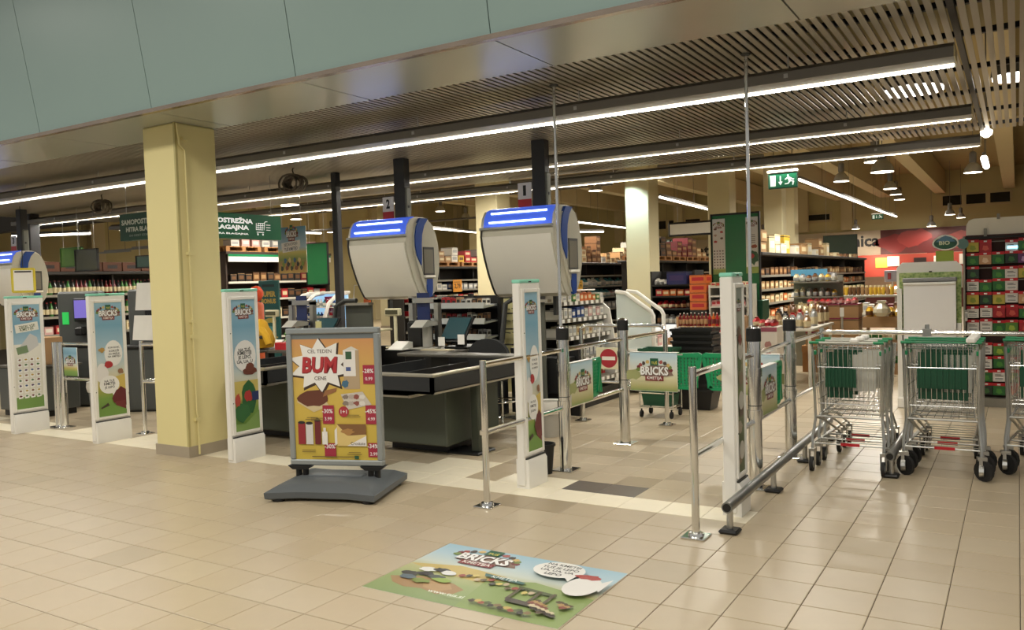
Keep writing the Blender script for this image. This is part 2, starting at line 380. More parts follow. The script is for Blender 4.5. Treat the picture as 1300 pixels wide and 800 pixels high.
# ------------------------------------------------------------------ floor sticker
fs = thing('floor_sticker', 'large rectangular farm picture sticker lying flat on the beige floor tiles', 'floor sticker', (-2.4, 3.66, 0))
part(fs, 'film', MB().box(-2.985, -1.805, 3.255, 4.055, .0005, .0015), PAPER)
d = Print((-2.985, 3.255, .0016), (1, 0, 0), (0, 1, 0), (0, 0, 1), 1.18, .8)
d.rect(0, 0, 1.18, .8, ramp_mat([(0, '#7f9a55'), (.3, '#93a75c'), (.5, '#b9b673'), (.62, '#c5d0c4'), (.8, '#a9c9d6'), (1, '#8fc0d6')]))
d.poly([(0, .42), (.3, .5), (.62, .46), (.8, .36), (.5, .33), (.2, .36)], '#c9ad55')
d.poly([(.55, .36), (.8, .46), (1.18, .38), (1.18, .0), (.6, .0)], '#8aa455')
d.poly([(.03, .2), (.2, .27), (.42, .25), (.52, .2), (.5, .13), (.42, .09), (.3, .12), (.2, .1), (.1, .13)], '#a97f4c')
d.poly([(.24, .22), (.4, .24), (.46, .18), (.4, .12), (.3, .14)], '#b98f58')
campaign_logo(d, .36, .63, .42)
for k, (x, y, c) in enumerate(((.11, .27, '#3c3a34'), (.2, .3, '#2f2d2b'), (.28, .28, '#3f4a44'), (.17, .36, '#e8e8e4'), (.25, .38, '#2c2c2c'), (.31, .36, '#e0e0dc'), (.14, .22, '#556872'), (.24, .2, '#7d8f35'), (.34, .25, '#8fae3a'))):
    d.blob(x, y, .055, .03, c, seed=k+3)
for k in range(14): d.blob(.4+k*.036, .36-.006*k+.02*(k % 3), .018, .02, ['#a3402f', '#3b3a2b', '#d9c15a', '#c9b28a', '#6a5a3a'][k % 5], seed=k)
d.poly([(.5, .44), (.77, .41), (.77, .38), (.52, .4)], '#2f6a62'); d.text('KMETIJA', .64, .408, .16, '#e6efe8', bold=.01)
d.poly([(.76, .36), (1.0, .33), (1.0, .3), (.78, .33)], '#4c5b2c')
for x in (.78, .9, .98): d.rect(x, .18, x+.018, .34, '#5b5138')
d.poly([(.78, .2), (.98, .18), (1.0, .14), (.8, .15)], '#4a4034')
for k in range(26): d.blob(.93+.2*((k*37) % 100)/100, .08+.17*((k*61) % 100)/100, .02, .016, ['#3a2f22', '#b98d4a', '#d8c79a', '#59452c', '#8a3a2a'][k % 5], seed=k+9)
for k in range(12): d.blob(.66+.03*k, .07-.003*k+.015*(k % 2), .02, .018, ['#3d3124', '#c9a84a', '#a5492f', '#4b5b2b', '#2e2a26', '#8b6d42'][k % 6], seed=k+30)
d.ell(.85, .635, .15, .115, '#eceae2'); d.poly([(.92, .56), (.97, .5), (.98, .6)], '#eceae2')
for k, (t, wv) in enumerate((('NA KMETIJI', .2), ('TUŠ JE LEPO', .22), ('UA, UA, UA', .2), ('LEPO', .1))): d.text(t, .85, .7-.045*k, wv, '#3a3a38', bold=.02)
d.ell(1.07, .47, .095, .135, '#e6e2dc'); d.blob(1.05, .6, .075, .035, '#b9332c', seed=4); d.poly([(1.12, .52), (1.18, .62), (1.18, .43)], '#e6e2dc')
d.text('www.tus.si', .5, .07, .22, '#e9efdf', bold=.01)
d.build(fs)

# ------------------------------------------------------------------ anti-theft pedestals
EASW = M('#e8e5dd', .4, var=.02, name='pedestal_plastic'); EAST = M('#8fd8bf', .25, var=0, name='pedestal_top_tint')
SKY = ramp_mat([(0, '#5f8f2e'), (.16, '#7aa53c'), (.27, '#c9b64a'), (.36, '#d9d3b0'), (.5, '#b8d4de'), (.8, '#6faccb'), (1, '#8fc3dd')])
def pedestal(x, y, dep, label, design, wid=.062):
    t = thing('security_pedestal', label, 'anti-theft gate', (x, y, 0), group=None)
    y0, y1 = y-dep/2, y+dep/2; X0, X1 = x-wid/2, x+wid/2
    part(t, 'body', MB().cbox(X0, X1, y0, y1, .02, 1.585, .008), EASW)
    part(t, 'top_strip', MB().cbox(X0-.002, X1+.002, y0-.002, y1+.002, 1.585, 1.612, .006).box(x+.02, x+wid/2+.004, y-.02, y+.02, 1.588, 1.598, 1), [EAST, BLACK])
    part(t, 'base_cover', MB().prism([(X0-.012, 0), (X1+.03, 0), (X1+.03, .2), (X1+.014, .225), (X0-.012, .225)], 'y', y0+.012, y1-.012), EASW)
    part(t, 'cover_joint', MB().box(X1+.0, X1+.016, y0+.012, y1-.012, .226, .236), DKGREY)
    fr = MB(); m_ = .05 if dep > .3 else .04; z0, z1 = .25, 1.54; X2 = X1+.014
    for a in ((y0+.015, y0+m_, z0, z1), (y1-m_, y1-.015, z0, z1), (y0+m_, y1-m_, z0, z0+.03), (y0+m_, y1-m_, z1-.03, z1)): fr.cbox(X1-.002, X2, a[0], a[1], a[2], a[3], .004)
    part(t, 'poster_frame', fr, EASW)
    for z in (.55, 1.2): part(t, 'frame_screw', MB().cyl((X2-.001, y0+.027, z), (X2+.003, y0+.027, z), .005, 6), DKGREY)
    W, Hh = dep-2*m_, z1-z0-.06
    d = Print((X1+.003, y0+m_, z0+.03), (0, 1, 0), (0, 0, 1), (1, 0, 0), W, Hh)
    d.rect(0, 0, W, Hh, SKY if design != 'leaf' else ramp_mat([(0, '#4c5a2c'), (.4, '#6f7a44'), (.6, '#8f8a62'), (.8, '#9aa08c'), (1, '#8b9a92')]))  # leaf design: greenish-olive reflection painted into the print colours
    campaign_logo(d, W/2, Hh*.9, W*.82)
    if design == 'stickers':
        d.rect(0, .14, W, Hh*.62, '#e8e4d2'); d.rect(0, 0, W, .14, '#6f9c3c')
        d.rect(W*.08, Hh*.74, W*.92, Hh*.82, '#eae8d8', .12); d.text('ZBERI VSE', W*.5, Hh*.79, W*.6, '#5b6a3a', rot=.12); d.text('KMETIJE', W*.5, Hh*.76, W*.5, '#5b6a3a', rot=.12)
        d.poly([(W*.1, Hh*.56), (W*.6, Hh*.72), (W*.85, Hh*.68), (W*.9, Hh*.6), (W*.4, Hh*.52)], '#c8c8c4'); d.rect(W*.1, Hh*.53, W*.5, Hh*.6, '#6d8a5a', .2)
        for r_ in range(8):
            for c in range(4):
                d.rect(W*(.08+.22*c), Hh*(.1+.05*r_), W*(.24+.22*c), Hh*(.135+.05*r_), '#f6f4ee', .1)
                d.blob(W*(.16+.22*c), Hh*(.122+.05*r_), W*.05, Hh*.009, ['#7a2b2b', '#3b5b8b', '#c9a23a', '#4c7a3a', '#5a3d6a', '#8a5a3a'][(r_*5+c*3) % 6], seed=r_*4+c)
    elif design == 'hen':
        d.ell(W*.62, Hh*.55, W*.33, Hh*.115, '#f2f0ea'); d.poly([(W*.35, Hh*.48), (W*.28, Hh*.42), (W*.55, Hh*.46)], '#f2f0ea')
        for k, (tx, ww) in enumerate((('KOKODAK,', .42), ('KOKOŠI', .36), ('SO PRIŠLE', .4), ('NA KMETIJO', .46))): d.text(tx, W*.64, Hh*(.6-.027*k), W*ww, '#3c3b39', bold=.02)
        d.blob(W*.2, Hh*.585, W*.11, Hh*.022, '#c9973c', seed=2)
        d.poly([(W*.35, Hh*.32), (W, Hh*.36), (W, Hh*.2), (W*.5, Hh*.22)], '#d9b848')
        d.blob(W*.18, Hh*.38, W*.22, Hh*.085, '#ece8e2', seed=6, j=.1); d.blob(W*.42, Hh*.455, W*.17, Hh*.03, '#c2282c', seed=8, j=.2)
        d.blob(W*.85, Hh*.385, W*.1, Hh*.025, '#9b6a45', seed=3)
        d.ell(W*.42, Hh*.275, W*.36, Hh*.08, '#f2f0ea'); d.poly([(W*.5, Hh*.2), (W*.62, Hh*.13), (W*.65, Hh*.23)], '#f2f0ea')
        for k, (tx, ww) in enumerate((('NA TUŠ', .36), ('KMETIJI', .4), ('JE LEPO', .36))): d.text(tx, W*.42, Hh*(.31-.03*k), W*ww, '#3c3b39', bold=.02)
        d.blob(W*.82, Hh*.15, W*.28, Hh*.09, '#6f2226', seed=11, j=.2); d.rect(W*.62, .0, W*.98, Hh*.12, '#7a2a2a'); d.rect(W*.1, Hh*.05, W*.4, Hh*.1, '#4a3a2c', .5)
        d.poly([(0, 0), (W, 0), (W, Hh*.04), (W*.5, Hh*.1), (0, Hh*.06)], '#6d9a38')
    elif design == 'hat':
        d.ell(W*.5, Hh*.57, W*.46, Hh*.12, '#eeece6'); d.poly([(W*.5, Hh*.48), (W*.8, Hh*.43), (W*.75, Hh*.52)], '#eeece6')
        for k, (tx, ww) in enumerate((('NA TUŠ', .5), ('KMETIJI', .58), ('JE LEPO,', .56), ('UA, UA, U', .66))): d.text(tx, W*.48, Hh*(.62-.032*k), W*ww, '#3c3b39', bold=.025)
        d.rect(0, Hh*.24, W, Hh*.38, '#cdb64c')
        d.blob(W*.66, Hh*.45, W*.3, Hh*.03, '#6f3323', seed=5, j=.1); d.blob(W*.68, Hh*.48, W*.18, Hh*.035, '#7a3b28', seed=7, j=.1)
        d.blob(W*.6, Hh*.25, W*.32, Hh*.13, '#23632c', seed=9, j=.12); d.blob(W*.3, Hh*.14, W*.3, Hh*.07, '#2c6f33', seed=10, j=.15)
        d.blob(W*.56, Hh*.26, W*.16, Hh*.045, '#c22a28', seed=3); d.blob(W*.12, Hh*.24, W*.12, Hh*.05, '#c8432f', seed=4); d.rect(W*.72, Hh*.22, W, Hh*.29, '#23306b')
        d.poly([(0, 0), (W, 0), (W, Hh*.14), (W*.4, Hh*.05), (0, Hh*.06)], '#7da64a')
    else:
        for k in range(9): d.blob(W*(.3+.4*((k*53) % 100)/100), Hh*(.08+.085*k), W*.3, Hh*.035, ['#8f7a5a', '#5c6b3c', '#a89a80', '#6f5a45', '#75863f'][k % 5], seed=k+20)
        for k in range(3): d.ell(W*.5, Hh*(.12+.27*k), W*.35, Hh*.05, '#c9c4b4')
        d.blob(W*.5, Hh*.72, W*.25, Hh*.03, '#8a3a30', seed=2)
    d.build(t, 'poster')
    return t
pedestal(-10.05, 5.33, .42, 'white security pedestal with a poster of many small picture squares', 'stickers')
pedestal(-8.47, 5.36, .42, 'white security pedestal by the grey waste bin, red comb and maroon figure on its poster', 'hen')
pedestal(-6.24, 5.29, .38, 'white security pedestal beside the yellow pillar, green figure in a brown hat on its poster', 'hat')
pedestal(-3.27, 5.55, .31, 'white security pedestal behind the chrome rail, in front of the cash desk chair', 'hen', .07)
pedestal(-1.63, 5.46, .24, 'white security pedestal with a greenish reflection painted on its poster beside the low trolley rail', 'leaf', .085)

# ------------------------------------------------------------------ pavement sign
PS = thing('pavement_sign', 'silver framed yellow sale poster stand on a dark grey moulded base', 'advertising sign', (-4.52, 4.71, 0), math.radians(19.3))
BASEG = M('#585d60', .5, var=.05, bump=.02, name='moulded_plastic')
bb = bmesh.new()
prof = [(-.44, -.36, 0), (-.2, -.30, 0), (.2, -.30, 0), (.44, -.36, 0), (.44, .36, 0), (.2, .30, 0), (-.2, .30, 0), (-.44, .36, 0)]
m = MB(); ringz = [(.02, .93), (.03, .99), (.075, 1.0), (.12, .76), (.135, .62)]
vs = []
for z, s in ringz: vs += [(x*(s if s > .9 else s+.06), y*s, z) for x, y, _ in prof]
nq = len(prof); fsx = []
for i in range(len(ringz)-1):
    for j in range(nq): fsx.append((i*nq+j, i*nq+(j+1) % nq, (i+1)*nq+(j+1) % nq, (i+1)*nq+j))
fsx += [tuple(range(nq-1, -1, -1)), tuple((len(ringz)-1)*nq+j for j in range(nq))]
m.add(vs, fsx); part(PS, 'base', m, BASEG, smooth=50)
part(PS, 'base_ridge', MB().cbox(-.24, .22, -.05, .05, .13, .145, .01), BASEG)
for sx in (-.36, .36):
    for sy in (-.28, .28): part(PS, 'foot', MB().lathe([(.045, 0), (.05, .012), (.045, .03)], (sx, sy, 0), 10), RUBBER)
for sx in (-.3, .3):
    part(PS, 'support_post', MB().cyl((sx-.028, 0, .1), (sx-.028, 0, .215), .024, 8).cyl((sx+.028, 0, .1), (sx+.028, 0, .215), .024, 8).prism([(sx-.1, .215), (sx-.06, .185), (sx+.06, .185), (sx+.1, .215)], 'y', -.045, .045), BLACK)
SFR = M('#a2a8a9', .4, .6, var=.03, name='snap_frame')
fr = MB(); w2, z0, z1 = .385, .215, 1.285
for a in ((-w2, w2, z0, z0+.045), (-w2, w2, z1-.045, z1), (-w2, -w2+.045, z0+.045, z1-.045), (w2-.045, w2, z0+.045, z1-.045)): fr.cbox(a[0], a[1], -.03, .03, a[2], a[3], .008)
part(PS, 'frame', fr, SFR)
part(PS, 'panel', MB().box(-w2+.04, w2-.04, -.012, .02, z0+.04, z1-.04), M('#6c7476', .5, name='panel_grey'))
W, Hh = .69, .985
d = Print((-.345, -.0125, z0+.035), (1, 0, 0), (0, 0, 1), (0, -1, 0), W, Hh); Hh = .95
d.rect(0, 0, W, Hh, ramp_mat([(0, '#d5b32c'), (.55, '#dcb53a'), (.8, '#dba24a'), (1, '#d98f4e')]))
d.star(.245, .735, .275, .225, '#3f2a1c', 10, .66, .35); d.star(.235, .745, .262, .21, '#efece4', 10, .66, .35)
d.text('CEL TEDEN', .235, .855, .2, '#55423a', bold=.01); d.text('BUM', .235, .745, .29, '#8c1d22', height=.13, bold=.05, shear=.1); d.text('BUM', .23, .75, .285, '#c8262c', height=.125, bold=.035, shear=.1); d.text('CENE', .235, .645, .1, '#55423a', bold=.01)
d.rect(.43, .56, .56, .86, '#b99d74'); d.rect(.43, .66, .53, .86, '#e9e5dc'); d.rect(.45, .79, .5, .85, '#2d5a38'); d.rect(.45, .7, .49, .73, '#43589a'); d.poly([(.43, .86), (.5, .89), (.56, .86)], '#d8d2c4'); d.blob(.44, .6, .03, .03, '#3a6d8f', seed=1)
d.poly([(.03, .46), (.17, .38), (.3, .43), (.22, .55), (.06, .52)], '#d8c08a'); d.blob(.17, .49, .13, .065, '#6d3320', seed=4, j=.12); d.poly([(.25, .5), (.36, .54), (.37, .57), (.27, .55)], '#a06432')
d.poly([(.4, .52), (.58, .54), (.65, .44), (.45, .4)], '#cfc4b4'); 
for k in range(8): d.blob(.44+.045*(k % 4), .45+.05*(k//4), .025, .018, ['#8b7a6a', '#b9a89a', '#9b4a40', '#e4ddd0'][k % 4], seed=k)
d.ell(.42, .385, .042, .042, '#c22834'); d.text('1+1', .42, .385, .05, '#f2e8e0')
for (x, y) in ((.59, .6), (.245, .29), (.6, .29), (.25, -.02+.05), (.61, .035)):
    if y > .5 or True:
        yy = max(y, .03); d.rect(x, yy, x+.095, yy+.145 if y > .1 else yy+.11, '#b81f3a')
for (x, y, t, u) in ((.637, .7, '-28%', '0.99'), (.29, .39, '-30%', '3.99'), (.645, .39, '-45%', '4.99'), (.3, .115, '-30%', ''), (.655, .12, '-34%', '2.99')):
    d.text(t, x-.005, y+.0, .088, '#f4ece8', bold=.02)
    if u: d.text(u, x, y-.06, .06, '#f4d8d8', bold=.02)
for x, c, hgt, wd in ((.035, '#a51f2a', .17, .06), (.1, '#d9d5cf', .165, .06), (.175, '#7a1d20', .19, .05)):
    d.rect(x, .13, x+wd, .13+hgt, c); d.ell(x+wd/2, .13+hgt, wd/2, .012, '#2a2422')
d.rect(.235, .13, .28, .23, '#eee9df'); d.rect(.247, .23, .268, .26, '#e8e2d8')
d.poly([(.34, .24), (.38, .29), (.38, .15), (.34, .12)], '#eee8dc'); d.rect(.36, .12, .6, .29, '#e8c46a'); d.poly([(.36, .29), (.6, .29), (.6, .21), (.45, .2)], '#8a5a2a'); d.poly([(.44, .12), (.6, .12), (.6, .2)], '#efe9e0'); d.text('Crostate', .53, .14, .12, '#3c2f28', bold=.01); d.blob(.45, .23, .05, .025, '#b9803a', seed=2)
for cx, cy in ((.16, .34), (.5, .36), (.12, .085), (.5, .07), (.2, .335)): d.lines(cx, cy, .12, 2, .014, '#7d6428', seed=int(cx*50))
d.lines(.34, .035, .5, 1, .02, '#7d6428'); d.rect(.5, .02, .535, .045, '#1f5a38')
d.build(PS, 'poster')
# ------------------------------------------------------------------ chrome guide rails at the entrance
def flange(mb, x, y, s=.075):
    mb.cbox(x-s, x+s, y-s, y+s, 0, .012, .004).lathe([(.05, .012), (.045, .03), (.03, .034)], (x, y, 0), 14); return mb
def slim_post(root, x, y, h=1.045, r=.024):
    p = part(root, 'post', MB().cyl((x, y, .01), (x, y, h), r, 14), CHROME)
    part(p, 'floor_flange', flange(MB(), x, y), CHROME)
def fat_post(root, x, y, h=1.2, r=.05):
    p = part(root, 'gate_post', MB().cyl((x, y, .01), (x, y, h-.1), r, 20), CHROME)
    part(p, 'floor_flange', flange(MB(), x, y, .095), CHROME)
    part(p, 'post_cap', MB().lathe([(r+.004, 0), (r+.004, .095), (r-.004, .1)], (x, y, h-.1), 20), BLACK)
    part(p, 'cap_lid', MB().lathe([(r-.004, 0), (r-.02, .012), (.01, .018)], (x, y, h), 16), CHROME)
    [part(p, 'joint_ring', MB().lathe([(r+.001, 0), (r+.001, .006)], (x, y, z), 20), DKGREY) for z in (.62, .86)]
def rail(root, pts, r=.02): part(root, 'rail', MB().tube(pts, r, 10), CHROME)
FE = thing('entrance_railing', 'chrome entrance railing beside the cash desk, with two gate posts', 'railing', (-3.25, 6.1, 0))
slim_post(FE, -3.24, 4.865)
fat_post(FE, -3.25, 6.095); fat_post(FE, -3.25, 7.33)
slim_post(FE, -3.24, 8.42, 1.03); slim_post(FE, -4.22, 8.36, 1.03)
for z in (1.015, .53):
    rail(FE, [(-3.24, 4.865, z), (-3.25, 6.05, z)]); rail(FE, [(-3.25, 6.14, z), (-3.25, 7.28, z)])
rail(FE, [(-3.25, 7.38, 1.015), (-3.24, 8.36, 1.015)])
rail(FE, [(-3.24, 8.34, 1.02), (-3.25, 8.4, 1.06), (-3.3, 8.41, 1.08), (-4.16, 8.37, 1.08), (-4.22, 8.36, 1.05), (-4.22, 8.36, 1.0)])
rail(FE, [(-3.24, 8.42, .45), (-4.22, 8.36, .45)], .014)
rail(FE, [(-3.25, 7.38, .53), (-3.24, 8.42, .5)])
for n, (y, z) in enumerate(((4.865, .53), (6.14, .53), (6.05, 1.015))): part(FE, 'rail_bracket', MB().lathe([(.03, 0), (.03, .03)], (-3.25, y, z-.015), 10), CHROME)
NE = thing('no_entry_sign', 'square cream no-entry sign with red disc hung on chrome rails', 'sign', (-3.88, 8.33, .6))
part(NE, 'plate', MB().cbox(-4.02, -3.72, 8.325, 8.335, .6, .84, .002), CREAM)
d = Print((-4.02, 8.3245, .6), (1, 0, 0), (0, 0, 1), (0, -1, 0), .3, .24); d.ell(.15, .12, .105, .105, '#c2202a', 28); d.rect(.07, .1, .23, .14, '#f2ead8'); d.build(NE)
for x in (-3.99, -3.75): part(NE, 'hook', MB().tube([(x, 8.335, .83), (x, 8.36, .9), (x, 8.37, 1.06), (x, 8.39, 1.09)], .005, 5), STEEL)

FR = thing('trolley_lane_railing', 'chrome railing between the entrance and the shopping trolleys, with two gate posts', 'railing', (-1.69, 6.15, 0))
slim_post(FR, -1.69, 4.83)
fat_post(FR, -1.675, 6.145); fat_post(FR, -1.69, 7.335)
for z in (1.0, .5):
    rail(FR, [(-1.69, 4.83, z), (-1.68, 6.1, z)]); rail(FR, [(-1.68, 6.19, z), (-1.69, 7.29, z)])
    rail(FR, [(-1.69, 7.38, z), (-1.66, 8.46, z)])
part(FR, 'corner_post', MB().cyl((-1.65, 8.5, .01), (-1.65, 8.5, 1.05), .024, 12), CHROME)
rail(FR, [(-1.65, 8.5, 1.01), (1.35, 8.5, 1.0)], .022)
slim_post(FR, 1.35, 8.5, 1.02)
for x in (-.72,): part(FR, 'rail_clamp', MB().box(x-.035, x+.035, 8.46, 8.54, .975, 1.045).cyl((x, 8.5, 1.04), (x, 8.5, 1.085), .02, 8), STEEL)

# swing gate wings
PADG = M('#0c8a55', .35, name='gate_plastic')
def wing(label, ox, oy, rz, banner=(.08, .55), tip=.77, z0=.54, z1=.88):
    """swing-gate wing in the local XZ plane, hinge at x=0"""
    t = thing('swing_gate_wing', label, 'swing gate', (ox, oy, 0), rz, None); OFF[t.name] = (0, 0, 0)
    part(t, 'hinge_bar', MB().tube([(.045, 0, .875), (.6, 0, .875)], .016, 8), CHROME); part(t, 'hinge_bar', MB().tube([(.045, 0, .56), (.5, 0, .56)], .014, 8), CHROME)
    part(t, 'clamp', MB().lathe([(.058, .84), (.058, .9)], (0, 0, 0), 16), CHROME); part(t, 'clamp', MB().lathe([(.058, .53), (.058, .59)], (0, 0, 0), 16), CHROME)
    m = MB(); a, b = .45, tip
    # perforated paddle: frame plus lattice so that the holes are open
    m.prism([(a, z1-.03), (b, z1-.03), (b+.015, z1-.045), (b+.01, z1), (b-.02, z1+.015), (a, z1+.005)], 'y', -.014, .014)
    m.prism([(a, z0+.04), (b-.09, z0+.04), (b-.06, z0+.06), (b-.05, z0+.03), (b-.08, z0+.012), (a, z0+.01)], 'y', -.014, .014)
    m.prism([(b-.02, z1-.02), (b+.012, z1-.04), (b-.05, z0+.03), (b-.085, z0+.03)], 'y', -.014, .014)
    for k in range(9):
        x = a+.012+k*.033; m.prism([(x-.01, z0+.03), (x+.01, z0+.03), (min(x+.012, b), z1-.02), (x-.01, z1-.02)], 'y', -.006, .006)
    for k in range(10):
        z = z0+.05+k*.029; m.box(a, b-.075+.06*(z-z0)/(z1-z0), -.005, .005, z-.006, z+.006)
    part(t, 'paddle', m, PADG)
    bx0, bx1 = banner
    part(t, 'banner', MB().box(bx0, bx1, -.026, -.018, z0-.015, z1+.012).box(bx0, bx1, .018, .026, z0-.015, z1+.012).box(bx0, bx1, -.026, .026, z1+.006, z1+.014), PAPER)
    for sgn in (-1, 1):
        w_, h_ = bx1-bx0, z1-z0+.02
        d = Print((bx0 if sgn < 0 else bx1, sgn*.0265, z0-.012), (-sgn, 0, 0), (0, 0, 1), (0, sgn, 0), w_, h_)
        d.rect(0, 0, w_, h_, ramp_mat([(0, '#7d9a4a'), (.1, '#b3ae62'), (.3, '#d8cf9a'), (.55, '#dcdcc8'), (.8, '#c9dde0'), (1, '#aacfe0')]))
        d.blob(.02, h_*.42, .1, .05, '#a3a860', seed=4); campaign_logo(d, w_*.52, h_*.5, w_*.72); d.build(t, 'banner_print')
    return t
wing('swing gate wing with farm banner and green perforated tip before the basket trolley', -3.25, 7.33, 0)
wing('swing gate wing on the trolley side, half hidden behind the white security pedestal', -1.69, 7.335, PI)
wing('opened swing gate wing folded along the railing beside the cash desk', -3.25, 6.095, PI/2, banner=(.08, .5), tip=.7)
wing('opened swing gate wing folded along the trolley lane railing', -1.675, 6.145, PI/2-.03, banner=(.08, .5), tip=.7)

# low trolley guide tubes
def low_rail(label, x, y0, y1, feet, x1=None):
    x1 = x if x1 is None else x1
    t = thing('trolley_guide_rail', label, 'guide rail', (x, y0, 0), group=None)
    part(t, 'tube', MB().cyl((x, y0, .17), (x1, y1, .17), .034, 14), M('#8d8f8e', .3, .9, var=.08, scale=9, name='scuffed_tube'))
    part(t, 'tube_mouth', MB().cyl((x, y0-.002, .17), (x, y0+.02, .17), .026, 12), BLACK)
    for y in feet:
        fx = x+(x1-x)*(y-y0)/(y1-y0)
        f = part(t, 'foot', MB().cyl((fx, y, .02), (fx, y, .15), .02, 10), STEEL)
        part(f, 'rubber_pad', MB().cbox(fx-.06, fx+.06, y-.06, y+.06, 0, .028, .012), BLACK)
low_rail('low tubular trolley guide rail beside the white security pedestal', -1.53, 4.94, 8.3, (5.0, 6.1, 7.18, 8.2), -1.55)
low_rail('low tubular trolley guide rail between the two rows of trolleys', -.845, 6.84, 8.4, (6.9, 8.3))

# ------------------------------------------------------------------ shopping trolleys
WR = .0028
def trolley(label, loc, seat_ad=0, lock=True):
    t = thing('shopping_trolley', label, 'shopping trolley', loc, 0, None); OFF[t.name] = (0, 0, 0)
    # local: handle at y=0 (towards the camera), nose towards +y
    L, wb, wf = .86, .255, .2; zb0, zb1, zt0, zt1 = .44, .5, 1.0, .93     # rear/front bottom, rear/front top
    def hw(s): return wb+(wf-wb)*s
    def zb(s): return zb0+(zb1-zb0)*s
    def zt(s): return zt0+(zt1-zt0)*s
    def yb(s): return .07+(L-.1)*s
    def yt(s): return .02+L*s
    m = MB()
    for k in range(15):
        s = k/14
        for sg in (-1, 1): m.tube([(sg*(hw(s)-.03), yb(s), zb(s)), (sg*hw(s), yt(s), zt(s))], WR, 4)
    for q in (0, .22, .45, .72, 1):
        for sg in (-1, 1): m.tube([(sg*(hw(s)-.03*(1-q)), yb(s)+(yt(s)-yb(s))*q, zb(s)+(zt(s)-zb(s))*q) for s in (0, 1)], WR*(1.9 if q in (0, 1) else 1.1), 5)
    for k in range(9):
        u = -1+2*k/8; m.tube([(u*(hw(0)-.03), yb(0), zb(0)), (u*(hw(1)-.03), yb(1), zb(1)), (u*hw(1), yt(1), zt(1))], WR, 4)
    for k in range(9):
        s = k/8; m.tube([(-(hw(s)-.03), yb(s), zb(s)), (hw(s)-.03, yb(s), zb(s))], WR, 4)
    for q in (.3, .65, 1): m.tube([(-hw(1), yb(1)+(yt(1)-yb(1))*q, zb(1)+(zt(1)-zb(1))*q), (hw(1), yb(1)+(yt(1)-yb(1))*q, zb(1)+(zt(1)-zb(1))*q)], WR*1.5, 4)
    o = part(t, 'basket', m, WIRE, smooth=0)
    m = MB()                                                          # hinged rear flap
    for k in range(13):
        x = -.22+.44*k/12; m.tube([(x, .085, .53), (x, .05, .99)], WR, 4)
    for z in (.53, .83, .98): m.tube([(-.235, .085-.035*(z-.53)/.46, z), (.235, .085-.035*(z-.53)/.46, z)], WR*1.6, 5)
    part(t, 'rear_flap', m, WIRE, smooth=0)
    sx1 = .02 if seat_ad == 1 else .17
    sm = MB().box(-.16, sx1, .1, .104, .58, .95)
    for k in range(9): xx = -.16+(sx1+.16)*k/8; sm.box(xx-.006, xx+.006, .092, .1, .58, .95)
    part(t, 'child_seat', sm, DKGREEN)
    if seat_ad: part(t, 'advert_card', MB().box(.0, .2, .1, .104, .64, .93), M('#b8b6ac', .5, name='advert_card_grey'))
    fp = MB().box(-.17, .06 if seat_ad == 1 else .17, .052, .056, .67, .82)
    for k in range(9): xx = -.165+(.22 if seat_ad == 1 else .33)*k/8; fp.box(xx-.006, xx+.006, .044, .052, .67, .82)
    part(t, 'flap_panel', fp, DKGREEN)
    part(t, 'bumper', MB().cbox(-.27, -.235, .02, .07, .93, .965, .005).cbox(.235, .27, .02, .07, .93, .965, .005), GREEN)
    h = part(t, 'handle', MB().cyl((-.255, -.03, 1.035), (.255, -.03, 1.035), .0085, 10), M('#117a4e', .35, name='handle_green') if seat_ad == 2 else M('#c4c3b8', .35, name='handle_grey'))
    part(h, 'handle_end', MB().cyl((-.275, -.03, 1.035), (-.2, -.03, 1.035), .0115, 10).cyl((.2, -.03, 1.035), (.275, -.03, 1.035), .0115, 10), GREEN)
    if lock: part(h, 'coin_lock', MB().cbox(.03, .1, -.05, -.008, 1.03, 1.07, .012) if seat_ad == 1 else MB().cbox(.17, .24, -.05, -.008, 1.03, 1.075, .012), WHITE)
    m = MB()
    for sg in (-1, 1):
        m.tube([(sg*.262, -.03, 1.03), (sg*.262, .02, .98), (sg*.25, .03, .5), (sg*.25, .04, .42), (sg*.265, -.01, .27), (sg*.265, -.02, .16)], .0115, 7)
        m.tube([(sg*.25, .04, .43), (sg*.23, .3, .36), (sg*.2, .75, .2), (sg*.2, .78, .17)], .0105, 7)
        m.tube([(sg*.262, -.01, .22), (sg*.21, .7, .22)], .007, 6)
    m.tube([(-.262, -.01, .22), (.262, -.01, .22)], .007, 6); m.tube([(-.25, .04, .43), (.25, .04, .43)], .008, 6)
    for k in range(6): m.tube([(-.255+.01*k, .08+.11*k, .222), (.255-.01*k, .08+.11*k, .222)], .004, 4)
    part(t, 'chassis', m, STEEL)
    part(t, 'rack_label', MB().box(-.05, .09, -.021, -.017, .212, .235), RED)
    rw = .078 if seat_ad == 2 else .058; ang = .9 if seat_ad == 2 else 0
    for sx, sy, r_ in ((-.265, -.03, rw), (.265, -.03, rw), (-.2, .79, .062), (.2, .79, .062)):
        wl = part(t, 'wheel', MB().lathe([(r_*.55, -.012), (r_, -.013), (r_, .013), (r_*.55, .012)], (0, 0, 0), 16), RUBBER)
        me = wl.data
        for v in me.vertices: x, y, z = v.co; v.co = (sx+z, sy-.02+x, r_+y)
        part(wl, 'hub', MB().cyl((sx-.016, sy-.02, r_), (sx+.016, sy-.02, r_), r_*.55, 10), STEEL)
        fk = part(wl, 'caster_fork', MB().box(sx-.024, sx-.018, sy-.035, sy+.02, r_-.01, .165).box(sx+.018, sx+.024, sy-.035, sy+.02, r_-.01, .165).box(sx-.024, sx+.024, sy-.035, sy+.03, .16, .18), STEEL)
